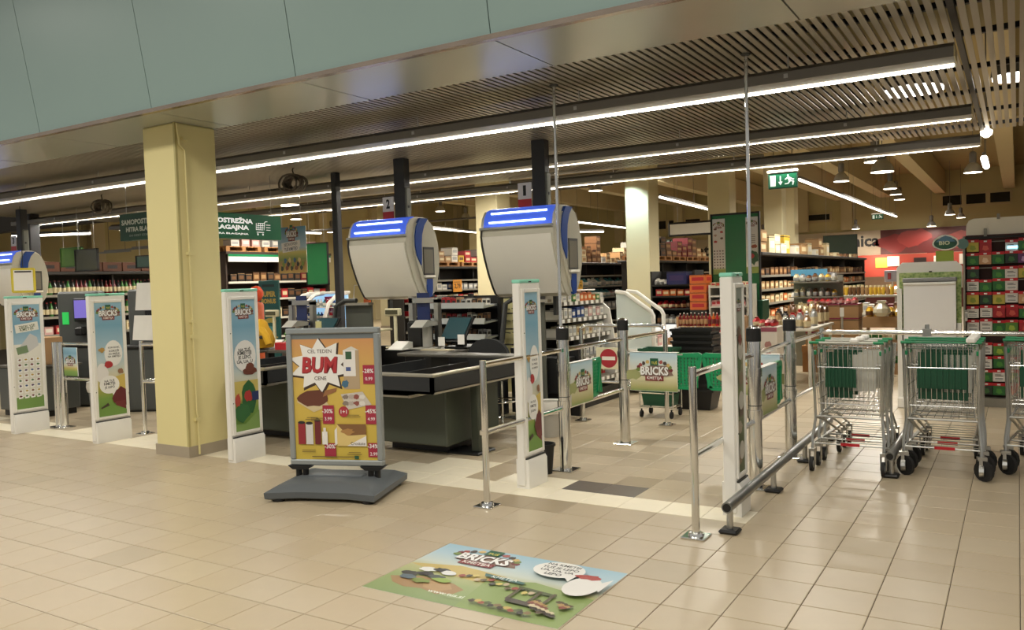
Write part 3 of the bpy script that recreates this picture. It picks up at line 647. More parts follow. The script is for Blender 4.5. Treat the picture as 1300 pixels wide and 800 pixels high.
        if ang and sy < 0:                                          # castors turned sideways
            c_, d_ = math.cos(ang), math.sin(ang)
            for oo in (wl, fk, wl.children[0]):
                for v in oo.data.vertices: vx, vy = v.co.x-sx, v.co.y-sy; v.co.x, v.co.y = sx+vx*c_-vy*d_, sy+vx*d_+vy*c_
    return t
tA = trolley('front shopping trolley of the row beside the chrome railing, grey card in its seat', (-1.16, 6.93, 0), 1)
place_copy(tA, (-1.155, 7.15, 0), 'second shopping trolley in the row beside the chrome railing')
place_copy(tA, (-1.15, 7.37, 0), 'third shopping trolley in the row beside the chrome railing, innermost')
tB = trolley('front shopping trolley of the row before the white display stand, green seat', (-.505, 7.06, 0), 2)
place_copy(tB, (-.5, 7.28, 0), 'second shopping trolley of the row before the white display stand')
place_copy(tB, (-.495, 7.5, 0), 'third shopping trolley of the row before the white display stand, innermost')
place_copy(tB, (.175, 7.36, 0), 'front shopping trolley cut by the picture edge, before the seed packets', rz=-.06)
place_copy(tB, (.19, 7.58, 0), 'second shopping trolley by the picture edge, nested behind the front one', rz=-.06)
# ------------------------------------------------------------------ cash desks
CABG = M('#454a3e', .45, var=.04, name='desk_olive_grey'); CABD = M('#26282a', .5, var=.04, name='desk_dark'); SILV = M('#b9b4a6', .3, .7, var=.03, name='desk_trim')
DTOP = M('#57544d', .35, var=.04, name='desk_top_grey'); POST = M('#3b3c3e', .5, .2, var=.03, name='post_dark')
def cash_desk(x, label, full=True):
    """x = right side of the packing tray; desk runs towards the hall"""
    t = thing('cash_desk', label, 'cash desk', (x, 5.6, 0)); r = x; l = x-1.2
    part(t, 'cabinet', MB().cbox(l+.06, r-.22, 6.08, 6.98, .1, .66, .012), CABG)
    part(t, 'cabinet_foot', MB().box(l+.15, r-.35, 6.3, 6.9, 0, .1), BLACK)
    part(t, 'side_column', MB().cbox(r-.13, r-.04, 6.34, 6.5, .02, .68, .008), CABG)
    part(t, 'column_groove', MB().box(r-.135, r-.129, 6.38, 6.44, .04, .66), BLACK)
    part(t, 'column_foot', MB().cbox(r-.36, r+.0, 6.26, 6.56, 0, .025, .008), BLACK)
    m = MB()                                                   # packing tray
    m.box(l, r, 5.6, 5.63, .66, .8).box(l, l+.03, 5.6, 7.05, .66, .8).box(r-.03, r, 5.6, 7.1, .66, .8).box(l, r, 5.6, 7.05, .66, .68)
    part(t, 'packing_tray', m, CABD)
    m = MB().tube([(l, 5.612, .815), (r-.012, 5.612, .815), (r-.012, 7.1, .815)], .02, 8)
    part(t, 'tray_rim', m, SILV)
    part(t, 'tray_lip', MB().box(r-.008, r+.006, 5.62, 7.1, .655, .672), SILV)
    part(t, 'divider', MB().box((l+r)/2-.01, (l+r)/2+.01, 5.7, 7.0, .68, .79), BLACK)
    part(t, 'bag_shelf', MB().box(l-.02, r-.36, 5.72, 6.4, .598, .615), CABD)
    part(t, 'shelf_edge', MB().box(r-.365, r-.345, 5.72, 6.4, .595, .62).box(l-.02, r-.36, 5.715, 5.725, .598, .616), SILV)
    part(t, 'counter_top', MB().cbox(l-.35, r-.02, 7.02, 7.26, .825, .86, .008).cbox(l-.35, l+.17, 7.26, 8.3, .825, .86, .008), DTOP)
    part(t, 'till_unit', MB().box(l-.1, l+.15, 7.3, 8.5, .0, .825), CABD)
    part(t, 'modesty_panel', MB().box(l+.2, r-.08, 8.5, 8.54, .02, .8), BLACK)
    part(t, 'cable_box', MB().cbox(r-.42, r-.12, 8.28, 8.5, .3, .72, .01), BLACK)
    return t
cash_desk(-4.25, 'dark cash desk with packing tray beside the swivel chair')
cash_desk(-6.29, 'dark cash desk behind the yellow sale poster stand and third pedestal')
LG = M('#a9a79f', .4, name='device_grey')
def till_gear(dx, tagline):
    """scanner post, monitor, printer and paper on the counter; dx moves the set sideways"""
    s = thing('barcode_scanner', 'light grey barcode scanner on a stand, '+tagline, 'scanner', (-5.78+dx, 7.55, .86))
    part(s, 'stand', MB().cbox(-5.83+dx, -5.74+dx, 7.52, 7.6, .875, 1.14, .01), LG)
    part(s, 'foot', MB().cbox(-5.95+dx, -5.66+dx, 7.45, 7.65, .86, .876, .004), LG)
    part(s, 'head', MB().prism([(7.3, 1.12), (7.42, 1.2), (7.6, 1.17), (7.6, 1.13)], 'x', -5.83+dx, -5.66+dx), LG)
    m = thing('cash_till_screen', 'black tilted cash till screen with grey-blue display, '+tagline, 'monitor', (-5.45+dx, 7.72, .86))
    part(m, 'foot', MB().cbox(-5.6+dx, -5.28+dx, 7.62, 7.86, .86, .885, .01).cbox(-5.5+dx, -5.38+dx, 7.7, 7.78, .88, 1.0, .01), BLACK)
    part(m, 'screen', MB().prism([(7.56, .95), (7.58, .94), (7.8, 1.2), (7.78, 1.215)], 'x', -5.62+dx, -5.28+dx), BLACK)
    part(m, 'display', MB().prism([(7.568, .975), (7.578, .97), (7.772, 1.198), (7.762, 1.203)], 'x', -5.6+dx, -5.3+dx).shift(0, -.008, .004), M('#2c4a50', .2, var=.03, name='screen_glass'))
    part(m, 'note', MB().box(-5.61+dx, -5.52+dx, 7.53, 7.534, .9, 1.0).box(-5.34+dx, -5.25+dx, 7.53, 7.534, .92, 1.03), PAPER)
    p = thing('receipt_printer', 'black receipt printer with white paper sticking out, '+tagline, 'printer', (-6.0+dx, 7.5, .86))
    part(p, 'case', MB().cbox(-6.14+dx, -5.9+dx, 7.62, 7.86, .86, 1.18, .03), BLACK)
    part(p, 'paper_slip', MB().prism([(7.35, .87), (7.5, .95), (7.56, .94), (7.56, .87)], 'x', -6.2+dx, -6.0+dx), PAPER)
    part(p, 'paper_sheet', MB().box(-6.22+dx, -5.98+dx, 7.33, 7.5, .861, .866), PAPER)
    c = thing('customer_display', 'cream pole display turned to the customer, '+tagline, 'display', (-6.35+dx, 7.6, .86))
    part(c, 'pole', MB().cyl((-6.28+dx, 7.6, .87), (-6.28+dx, 7.6, 1.25), .022, 8), CREAM)
    part(c, 'foot', MB().cbox(-6.38+dx, -6.18+dx, 7.52, 7.68, .86, .88, .006), CREAM)
    part(c, 'head', MB().cbox(-6.42+dx, -6.2+dx, 7.57, 7.63, 1.24, 1.33, .01), CREAM); part(c, 'window', MB().box(-6.4+dx, -6.22+dx, 7.562, 7.57, 1.26, 1.31), M('#4d4a33', .3, name='lcd'))
    f = thing('till_frame', 'grey tubular device frame rising behind the scanner, '+tagline, 'frame', (-6.1+dx, 7.92, .86))
    part(f, 'frame_tube', MB().box(-6.3+dx, -6.24+dx, 7.88, 7.95, .86, 1.46).box(-5.92+dx, -5.86+dx, 7.88, 7.95, .86, 1.42).box(-6.3+dx, -5.86+dx, 7.88, 7.95, 1.38, 1.44), STEEL)
    part(f, 'blue_panel', MB().box(-6.2+dx, -6.02+dx, 7.92, 7.94, .9, 1.5), M('#1d2c5c', .4, name='navy_panel'))
    b = thing('cardboard_note', 'beige flat pad lying on the counter top, '+tagline, 'pad', (-5.4+dx, 7.45, .86))
    part(b, 'pad', MB().box(-5.72+dx, -5.35+dx, 7.34, 7.48, .86, .872), M('#b9ae93', .7, name='pad_paper'))
till_gear(0, 'on the cash desk near the swivel chair')
till_gear(-2.04, 'above the yellow sale poster stand')
# grey screens beside tills
for x0, lab in ((-7.63, 'grey partition panel behind the top of the sale poster stand'), (-5.0, 'grey partition panel behind the chrome gate post')):
    t = thing('partition_panel', lab, 'partition', (x0, 8.2, 0))
    part(t, 'panel', MB().cbox(x0, x0+(.46 if x0 < -6 else .4), 8.2, 8.24, .02, 1.36, .01), M('#56584f', .5, name='partition_grey'))
    part(t, 'rail', MB().box(x0-.02, x0+.5, 8.1, 8.2, 1.36, 1.39), SILV)
    part(t, 'edge_tube', MB().tube([(x0-.06, 8.0, .86), (x0-.02, 8.05, 1.35), (x0+.1, 8.1, 1.42), (x0+.3, 8.1, 1.42)], .03, 8), DKGREY)
mk = thing('price_marker', 'small pale yellow ticket holder clipped at the till above the sale poster', 'ticket holder', (-7.55, 7.6, .86))
part(mk, 'ticket', MB().box(-7.58, -7.48, 7.6, 7.606, .97, 1.18), M('#c9c58e', .5, name='ticket_yellow')); part(mk, 'stand', MB().cyl((-7.53, 7.61, .86), (-7.53, 7.61, 1.0), .008, 6).cbox(-7.58, -7.48, 7.58, 7.64, .855, .87, .003), BLACK)
wt = thing('worktop_board', 'long cream board laid over the till behind the sale poster stand', 'board', (-6.9, 7.6, 1.06)); part(wt, 'board', MB().cbox(-7.35, -6.45, 7.45, 7.75, 1.06, 1.085, .006), CREAM); part(wt, 'bracket', MB().box(-7.2, -7.16, 7.55, 7.65, .86, 1.06).box(-6.6, -6.56, 7.55, 7.65, .86, 1.06), BLACK)

sn = thing('snack_strip', 'hanging strip of small orange snack packs behind the sale poster till', 'snack strip', (-7.68, 8.7, 1.05)); part(sn, 'strip', MB().box(-7.74, -7.62, 8.72, 8.726, 1.0, 1.5), BLACK); part(sn, 'hook', MB().tube([(-7.68, 8.723, 1.5), (-7.68, 8.723, 1.6), (-7.6, 8.5, 1.62), (-7.5, 8.26, 1.62), (-7.5, 8.22, 1.36)], .006, 5), STEEL)
for k in range(8): part(sn, 'snack_pack', MB().cbox(-7.74, -7.62, 8.69, 8.72, 1.01+.06*k, 1.065+.06*k, .008), [M('#c9612a', .35, var=.15, scale=30, name='snack_orange'), RED][k % 2])
# cashier chair
ch = thing('cashier_chair', 'black cashier swivel chair with rounded backrest and chrome foot ring', 'chair', (-4.93, 7.75, 0))
bmx = MB(); pts = []
for k in range(13): a = PI*k/12; pts.append((-4.93+.27*math.cos(a), .74+.25*math.sin(a)**.8))
pts = [(-4.66, .6)]+pts+[(-5.2, .6), (-5.14, .53), (-4.72, .53)]
bmx.prism(pts, 'y', 7.5, 7.555); part(ch, 'backrest', bmx, M('#1f2021', .85, var=.08, scale=30, name='chair_fabric'))
part(ch, 'seat', MB().cbox(-5.16, -4.7, 7.56, 7.96, .56, .63, .03), M('#1f2021', .85, var=.08, scale=30, name='chair_fabric'))
part(ch, 'back_bracket', MB().box(-4.96, -4.9, 7.54, 7.64, .5, .62), BLACK)
part(ch, 'column', MB().cyl((-4.93, 7.76, .08), (-4.93, 7.76, .56), .025, 10), CHROME)
part(ch, 'foot_ring', MB().tube([(-4.93+.2*math.cos(2*PI*k/20), 7.76+.2*math.sin(2*PI*k/20), .28) for k in range(20)], .01, 6, closed=True).cyl((-5.13, 7.76, .28), (-4.73, 7.76, .28), .007, 6), CHROME)
for k in range(5):
    a = 2*PI*k/5+.3; part(ch, 'base_arm', MB().tube([(-4.93, 7.76, .09), (-4.93+.26*math.cos(a), 7.76+.26*math.sin(a), .055)], [.022, .014], 6).cyl((-4.93+.26*math.cos(a), 7.76+.26*math.sin(a), 0.001), (-4.93+.26*math.cos(a), 7.76+.26*math.sin(a), .05), .022, 8), CHROME)
# bins
def bin_(x, y, h, r0, r1, mats, label, liner=False):
    t = thing('waste_bin', label, 'waste bin', (x, y, 0))
    part(t, 'bucket', MB().lathe([(r0, 0), (r1, h), (r1+.008, h), (r1+.008, h-.02), (r1-.012, h-.005), (r0-.01, .02)], (x, y, 0), 18), mats[0])
    if liner: part(t, 'bag_rim', MB().lathe([(r1+.004, h-.12), (r1+.018, h-.06), (r1+.012, h+.006), (r1-.01, h+.004), (r1-.016, h-.08)], (x, y, 0), 18), mats[1])
    return t
bin_(-3.36, 5.93, .25, .06, .085, [BLACK], 'small black waste bin standing behind the white security pedestal and chrome post')
bin_(-4.12, 7.4, .36, .1, .13, [M('#b8b4aa', .6, name='bin_grey'), WHITE], 'pale grey waste bin with white liner beside the cashier chair', True)
bin_(-9.72, 6.05, .52, .13, .16, [M('#7b7a76', .5, name='bin_mid_grey'), WHITE], 'grey waste bin with white liner between two security pedestals', True)

# ------------------------------------------------------------------ cigarette dispensers hung over the desks
DISP = M('#f4f1e7', .35, .05, var=.02, name='dispenser_shell'); DSIDE = M('#d2cebe', .3, .15, var=.03, name='dispenser_side')
def dispenser(x0, num, label, wid=.95):
    """x0 = left side of the box; profile in y,z"""
    x1 = x0+wid; t = thing('cigarette_dispenser', label, 'dispenser', (x0, 8.3, 1.4))
    prof = [(8.30, 2.445), (8.15, 2.44), (8.055, 2.41), (7.995, 2.335), (7.965, 2.225), (7.95, 2.12), (7.965, 2.02), (8.015, 1.86), (8.09, 1.68), (8.165, 1.54), (8.22, 1.46), (8.28, 1.425),
            (8.34, 1.42), (8.45, 1.47), (8.53, 1.58), (8.58, 1.75), (8.6, 1.93), (8.58, 2.1), (8.53, 2.26), (8.45, 2.38), (8.38, 2.425)]
    part(t, 'shell', MB().prism(prof, 'x', x0, x1), DSIDE, smooth=40)
    def face(off, a, b, xa, xb, th=.012):
        """panel that follows the front profile from index a to b"""
        p = []
        for k in range(a, b+1):
            y, z = prof[k]; p.append((y-off, z+off*(.9 if k < 4 else 0)))
        q = [(y+th, z-th*(.9 if i+a < 4 else 0)) for i, (y, z) in enumerate(p)]
        return MB().prism(p+q[::-1], 'x', xa, xb)
    part(t, 'front_panel', face(.014, 5, 10, x0+.035, x1-.02), DISP, smooth=40)
    part(t, 'blue_light_panel', face(.008, 1, 4, x0+.04, x1-.02), M('#4464d8', .25, emit=.6, name='blue_light_panel'), smooth=40)
    tl = M('#cfe0ff', .4, emit=3.5, name='blue_white_tube')
    for y, z in ((8.025, 2.375), (7.975, 2.27)): part(t, 'blue_tube', MB().cyl((x0+.12, y-.014, z+.008), (x1-.1, y-.014, z+.008), .011, 8), tl)
    part(t, 'ridge', MB().cbox(x0-.005, x1+.005, 7.925, 7.96, 2.195, 2.225, .008), ALU)
    part(t, 'seam_edge', face(.016, 4, 11, x0+.006, x0+.026), DKGREY, smooth=40)
    # side cheek on +x: raised oval lens with a blue band and a payout slot
    ck = [(8.2, 2.42), (8.1, 2.3), (8.07, 2.15), (8.09, 2.0), (8.14, 1.86), (8.2, 1.7), (8.27, 1.55), (8.34, 1.45), (8.42, 1.46), (8.5, 1.58), (8.555, 1.75), (8.575, 1.93), (8.555, 2.1), (8.505, 2.26), (8.43, 2.37), (8.36, 2.42), (8.28, 2.435)]
    part(t, 'side_cheek', MB().prism(ck, 'x', x1-.002, x1+.024), DSIDE, smooth=30)
    part(t, 'cheek_lens', MB().prism([(y+(8.37-y)*.12+.03, z+(1.93-z)*.06) for y, z in ck], 'x', x1+.02, x1+.032), M('#c6c3b4', .2, .25, var=.04, name='dispenser_lens'), smooth=30)
    part(t, 'blue_band', MB().prism([(8.2, 2.425), (8.12, 2.32), (8.09, 2.2), (8.09, 2.08), (8.12, 1.96), (8.2, 1.84), (8.215, 1.98), (8.215, 2.1), (8.23, 2.22), (8.28, 2.34), (8.36, 2.425)], 'x', x1+.002, x1+.038), BLUE)
    part(t, 'blue_band', MB().prism([(8.3, 1.67), (8.42, 1.67), (8.42, 1.56), (8.4, 1.45), (8.34, 1.44), (8.3, 1.53)], 'x', x1+.002, x1+.038), BLUE)
    part(t, 'payout_slot', MB().cbox(x1+.028, x1+.042, 8.24, 8.46, 1.72, 2.07, .004), DKGREY)
    part(t, 'slot_window', MB().box(x1+.041, x1+.046, 8.245, 8.43, 1.74, 2.04), M('#8f8c82', .12, .3, name='slot_window'))
    part(t, 'slot_tray', MB().cbox(x1+.03, x1+.06, 8.24, 8.46, 1.685, 1.715, .004), DISP)
    px = x0+wid*.62
    part(t, 'hanger_post', MB().cbox(px-.085, px+.085, 8.3, 8.42, 2.42, 3.215, .006), POST)
    part(t, 'post_cover', MB().cbox(px+.0, px+.1, 8.31, 8.43, 2.43, 2.85, .02).cyl((px+.1, 8.36, 2.6), (px+.103, 8.36, 2.6), .018, 10, 1), [M('#6d6f66', .5, name='post_cover_grey'), BLACK])
    n = part(t, 'number_plate', MB().box(px-.27, px-.09, 8.29, 8.3, 2.46, 2.74).box(px-.27, px-.09, 8.288, 8.29, 2.46, 2.55, 1), [PAPER, RED])
    d = Print((px-.27, 8.2875, 2.46), (1, 0, 0), (0, 0, 1), (0, -1, 0), .18, .28); d.text(num, .09, .19, .04 if num == '1' else .06, '#151515', height=.12, bold=.04); d.build(n, 'number')
    for dx in (.3, .75): part(t, 'mounting_arm', MB().box(x0+wid*dx-.02, x0+wid*dx+.02, 8.38, 8.44, 1.2, 1.46), DKGREY)
    return t
dispenser(-5.27, '1', 'cigarette dispenser with glowing blue tubes behind the white pedestal and thin chrome pole')
dispenser(-7.31, '2', 'cigarette dispenser with glowing blue tubes hung above the yellow sale poster stand')
dispenser(-16.27, '3', 'cigarette dispenser cut by the picture edge beside the yellow framed notice')
# thin chrome poles on two gate posts, up to the slats
for (x, y, lab) in ((-3.262, 6.092, 'thin chrome pole from the cash desk gate post up to the ceiling'), (-1.69, 6.14, 'thin chrome pole from the trolley lane gate post up to the ceiling')):
    t = thing('ceiling_pole', lab, 'pole', (x, y, 1.215)); part(t, 'pole', MB().cyl((x, y, 1.215), (x, y, 3.212), .0135, 10), CHROME)
    part(t, 'ceiling_rose', MB().lathe([(.03, 0), (.04, .012)], (x, y, 3.198), 12), DKGREY)
for (x, y, r_, lab) in ((-16.43, 8.95, .1, 'dark square ceiling post behind the cut-off dispenser'), (-8.2, 8.72, .05, 'thin dark ceiling post behind the sale poster stand')):
    single('ceiling_post', MB().cbox(x-r_, x+r_, y-r_, y+r_, .0, 3.215, .01), POST, lab, 'post', (x, y, 0))
def coil(x, y, z, lab, seed):
    t = thing('cable_coil', lab, 'cable', (x, y, z)); q = random.Random(seed); m = MB()
    for k in range(13):
        r_ = .09+.06*q.random(); ax = q.uniform(-.5, .5); m.tube([(x+q.uniform(-.01, .01)+r_*1.25*math.cos(2*PI*i/14)*math.cos(ax), y+r_*math.cos(2*PI*i/14)*math.sin(ax)+q.uniform(-.008, .008)+.01*(k-6), z-.13+r_*.8*math.sin(2*PI*i/14)) for i in range(14)], .013, 5, closed=True)
    part(t, 'cable_loop', m, [M('#5a5246', .6, name='cable_rubber')]); m2 = MB().tube([(x, y, z-.02), (x-.02, y, z+.05), (x+.03, y, z+.14), (x+.01, y, 3.215)], .009, 5); part(t, 'cable_tail', m2, BLACK)
coil(-8.27, 8.0, 3.14, 'coiled dark cable hung under the slatted ceiling right of the pillar', 2)
coil(-12.59, 8.0, 3.15, 'coiled dark cable hung under the slatted ceiling left of the pillar', 3)

# ------------------------------------------------------------------ self-checkout zone (left)
LE = thing('self_checkout_railing', 'chrome railing in front of the self-checkout machines', 'railing', (-9.9, 5.65, 0))
for x in (-9.99, -9.88): part(LE, 'gate_post', MB().cyl((x, 5.65, .01), (x, 5.65, 1.04), .045, 16), CHROME)
part(LE, 'floor_flange', flange(flange(MB(), -9.99, 5.65, .09), -9.88, 5.65, .09), CHROME)
slim_post(LE, -8.48, 5.77, 1.06)
for z in (1.02, .6): rail(LE, [(-9.84, 5.66, z), (-9.1, 5.72, z)]); rail(LE, [(-8.5, 5.79, z), (-8.0, 6.9, z)]); rail(LE, [(-8.48, 5.77, z), (-7.6, 5.9, z)])
bn = thing('gate_banner', 'small farm picture banner hung on the self-checkout railing', 'banner', (-9.7, 5.67, .66)); part(bn, 'sheet', MB().box(-9.8, -9.52, 5.63, 5.638, .64, .98), PAPER)
d = Print((-9.8, 5.6295, .64), (1, 0, 0), (0, 0, 1), (0, -1, 0), .28, .34); d.rect(0, 0, .28, .34, SKY); campaign_logo(d, .14, .17, .2); d.build(bn)
DG = M('#4b4e4c', .45, var=.04, name='machine_grey')
def sco(x, y, label, rz=.55, green=True):
    t = thing('self_checkout_machine', label, 'self-checkout', (x, y, 0), rz)
    part(t, 'cabinet', MB().cbox(-.35, .35, -.25, .3, .02, .86, .02), DG); part(t, 'tower', MB().cbox(-.3, .3, .05, .3, .86, 1.66, .03), DG)
    part(t, 'screen_housing', MB().cbox(-.02, .32, -.04, .06, 1.22, 1.56, .015), BLACK); part(t, 'screen', MB().box(.0, .3, -.046, -.04, 1.27, 1.53), M('#6f63b8', .3, emit=.55, name='purple_screen') if green else M('#15161a', .2, name='screen_off'))
    part(t, 'scanner_bed', MB().cbox(-.3, .3, -.28, .05, .86, .9, .01), BLACK); part(t, 'pin_pad', MB().cbox(.02, .14, -.12, .04, 1.02, 1.14, .02), BLACK)
    if green: part(t, 'green_lamp', MB().box(-.22, -.13, .035, .05, 1.18, 1.36), M('#28a84a', .4, emit=.7, name='green_lamp'))
    part(t, 'base_plate', MB().box(-.34, .34, -.2, .28, 0, .02), BLACK)
    return t
sco(-11.72, 6.95, 'grey self-checkout machine with a purple screen and green lamp')
sco(-10.2, 7.05, 'dark self-checkout machine half hidden by the yellow pillar', .5, False)
for (x, y, z, h_, lab) in ((-9.42, 6.35, 1.39, .34, 'upper white tilted board beside the yellow pillar'), (-9.28, 6.2, 1.03, .3, 'lower white tilted board beside the yellow pillar')):
    t = thing('info_board', lab, 'board', (x, y, z)); part(t, 'board', MB().prism([(y, z), (y+.015, z), (y+.055, z+h_), (y+.04, z+h_)], 'x', x, x+.42), WHITE); part(t, 'arm', MB().box(x+.2, x+.24, y+.02, y+(.3 if z > 1.2 else .22), z+.05, z+.09), BLACK); part(t, 'stand', MB().box(x+.2, x+.24, y+(.3 if z > 1.2 else .22), y+(.34 if z > 1.2 else .26), 0, z+.12), BLACK)
for (x, y, wd, h_, lab) in ((-12.7, 7.2, .8, .64, 'low dark packing counter with a green bottle under the cut-off dispenser'), (-11.4, 6.2, .9, .66, 'low grey packing counter behind the first security pedestal')):
    t = thing('packing_counter', lab, 'counter', (x, y, 0)); part(t, 'cabinet', MB().cbox(x-wd/2, x+wd/2, y-.3, y+.3, .08, h_, .012), DG); part(t, 'top', MB().cbox(x-wd/2-.03, x+wd/2+.03, y-.33, y+.33, h_, h_+.025, .006), DTOP); part(t, 'plinth', MB().box(x-wd/2+.04, x+wd/2-.04, y-.26, y+.26, 0, .08), BLACK)
t = thing('cardboard_box', 'brown carton with a green badge on the grey packing counter', 'carton', (-11.25, 6.15, .685)); part(t, 'carton', MB().cbox(-11.5, -11.05, 6.0, 6.35, .685, 1.05, .006), CARD)
d = Print((-11.5, 5.9995, .685), (1, 0, 0), (0, 0, 1), (0, -1, 0), .45, .36); d.ell(.25, .14, .09, .06, '#2f7a3c'); d.rect(.18, .27, .27, .29, '#3a2a1a'); d.build(t)
t = thing('green_bottle', 'green plastic bottle standing on the floor by the dark packing counter', 'bottle', (-12.2, 6.7, 0)); part(t, 'bottle_body', MB().lathe([(.05, 0), (.055, .02), (.055, .18), (.02, .23), (.02, .25)], (-12.2, 6.7, 0), 12), M('#8fb52a', .3, name='green_soap')); part(t, 'cap', MB().lathe([(.022, .25), (.022, .28)], (-12.2, 6.7, 0), 10), WHITE)
t = thing('farm_banner_board', 'low farm picture board behind the first security pedestal, at the picture edge', 'banner', (-10.7, 5.5, .5)); part(t, 'sheet', MB().box(-11.25, -10.75, 5.9, 5.91, .5, .9), PAPER); part(t, 'stand', MB().box(-11.02, -10.98, 5.91, 5.94, 0, .9), BLACK)
d = Print((-11.25, 5.8995, .5), (1, 0, 0), (0, 0, 1), (0, -1, 0), .5, .4); d.rect(0, 0, .5, .4, SKY); campaign_logo(d, .25, .2, .34); d.build(t)
# yellow framed notice on the left dispenser
t = thing('framed_notice', 'yellow framed white notice hung beside the cut-off dispenser', 'notice', (-15.05, 8.0, 1.72), .95); part(t, 'frame', MB().cbox(-.19, .19, -.01, .02, -.04, .4, .02), M('#d6c63f', .4, name='notice_yellow')); part(t, 'sheet', MB().box(-.15, .15, -.016, -.01, .0, .36), PAPER); part(t, 'header_bar', MB().box(-.13, .13, -.02, -.016, .32, .345), DKGREY); part(t, 'hanger', MB().tube([(0, .01, .4), (0, .02, 1.49)], .006, 5), BLACK)

# ------------------------------------------------------------------ hanging sign with two lettered faces
sg = thing('hanging_sign', 'dark green hanging sign with white lettering and a trolley symbol above the pillar corner', 'sign', (-9.3, 7.4, 2.3))
LIT = M('#0a5a38', .4, emit=.16, name='lit_sign_green')
part(sg, 'box', MB().box(-9.88, -9.0, 6.5, 6.6, 2.28, 2.62).box(-9.12, -9.0, 6.6, 8.42, 2.3, 2.64), M('#0a3f28', .4, var=.02, name='sign_green'))
d = Print((-9.88, 6.4995, 2.28), (1, 0, 0), (0, 0, 1), (0, -1, 0), .88, .34); d.text('SAMOPOSTREŽNA', .46, .24, .84, '#c9d2c4', height=.085, bold=.04); d.text('HITRA BLAGAJNA', .49, .13, .72, '#c9d2c4', height=.08, bold=.04); d.text('DO DESET IZDELKOV', .45, .06, .5, '#8fa394', height=.025, bold=.01); d.build(sg, 'lettering')
d = Print((-8.9995, 6.5, 2.3), (0, 1, 0), (0, 0, 1), (1, 0, 0), 1.92, .34); W_ = M('#f4f6f0', .4, emit=.6, name='lit_lettering')
d.rect(0, 0, 1.92, .34, LIT)
d.text('SAMOPOSTREŽNA', .93, .25, .96, W_, height=.082, bold=.04); d.text('BLAGAJNA', 1.03, .145, .62, W_, height=.078, bold=.04); d.text('HITRA BLAGAJNA', 1.02, .065, .62, W_, height=.03, bold=.03)
ox = .77
for k in range(4): d.rect(ox+.69+.012*k, .13+.03*k, ox+.82+.01*k, .137+.03*k, W_)
for k in range(5): d.poly([(ox+.69+.035*k, .13), (ox+.697+.035*k, .13), (ox+.692+.037*k+.012, .225), (ox+.684+.037*k+.012, .225)], W_)
d.poly([(ox+.83, .225), (ox+.86, .255), (ox+.9, .255), (ox+.9, .247), (ox+.865, .247), (ox+.838, .22)], W_); d.rect(ox+.7, .095, ox+.83, .103, W_); d.ell(ox+.72, .07, .014, .014, W_); d.ell(ox+.81, .07, .014, .014, W_)
for k in range(3): d.rect(ox+.87, .13+.035*k, ox+.95, .137+.035*k, W_)
d.build(sg, 'lettering')
for x, y in ((-9.8, 6.55), (-9.06, 6.55), (-9.06, 8.3)): part(sg, 'wire', MB().cyl((x, y, 2.6), (x, y, 3.215), .004, 4), STEEL)
# ------------------------------------------------------------------ goods
GD = {}
def gmesh(key, fn):
    if key not in GD: GD[key] = fn()
    return GD[key]
CN = {'white': '#dcd8cc', 'cream': '#d8c9a2', 'red': '#b3232a', 'orange': '#cf6a2c', 'yellow': '#d8ae3a', 'teal': '#4f8f96', 'blue': '#2c4a8a', 'brown': '#6e4c30', 'dark': '#2a2624', 'green': '#3f7a3a',
      'pink': '#d3a6a0', 'maroon': '#6f1d22', 'silver': '#a8a8a6', 'purple': '#3c2c5e', 'tan': '#a9845a', 'pale green': '#a9b98a', 'navy': '#23265a'}
def pack(col, w, dp, h, lab='white'):
    """carton pack with a printed front panel and lid edge"""
    def f():
        m = MB().box(-w/2, w/2, -dp/2, dp/2, 0, h, 0)
        m.box(-w*.36, w*.36, -dp/2-.002, -dp/2, h*.3, h*.72, 1); m.box(dp and w/2, w/2+.002, -dp*.36, dp*.36, h*.3, h*.72, 1); m.box(-w/2-.001, w/2+.001, -dp/2-.001, dp/2+.001, h*.9, h*.94, 2)
        return m.mesh('pack', [M(CN[col], .45, var=.05), M(CN[lab], .5, var=.05), M(CN['dark'] if col != 'dark' else CN['tan'], .5, var=0)], smooth=0)
    return gmesh(('pack', col, w, dp, h, lab), f)
def bottle(col, r, h, cap='white', lab='cream'):
    return gmesh(('bottle', col, r, h, cap, lab), lambda: MB().lathe([(r, 0), (r, h*.16), (r*1.02, h*.17), (r*1.02, h*.5), (r, h*.51), (r*.95, h*.6), (r*.4, h*.78), (r*.38, h*.92), (r*.42, h*.92), (r*.42, h)], (0, 0, 0), 10, ms=[0, 1, 1, 1, 0, 0, 0, 2, 2]).mesh('bottle', [M(CN[col], .12, var=.02), M(CN[lab], .5, var=.02), M(CN[cap], .4, var=0)], smooth=40))
def jar(col, r, h, cap='yellow'):
    return gmesh(('jar', col, r, h, cap), lambda: MB().lathe([(r*.9, 0), (r, h*.06), (r, h*.72), (r*.8, h*.8), (r*.85, h*.8), (r*.85, h)], (0, 0, 0), 10, ms=[0, 0, 0, 1, 1]).mesh('jar', [M(CN[col], .15, var=.04), M(CN[cap], .35, var=0)], smooth=40))
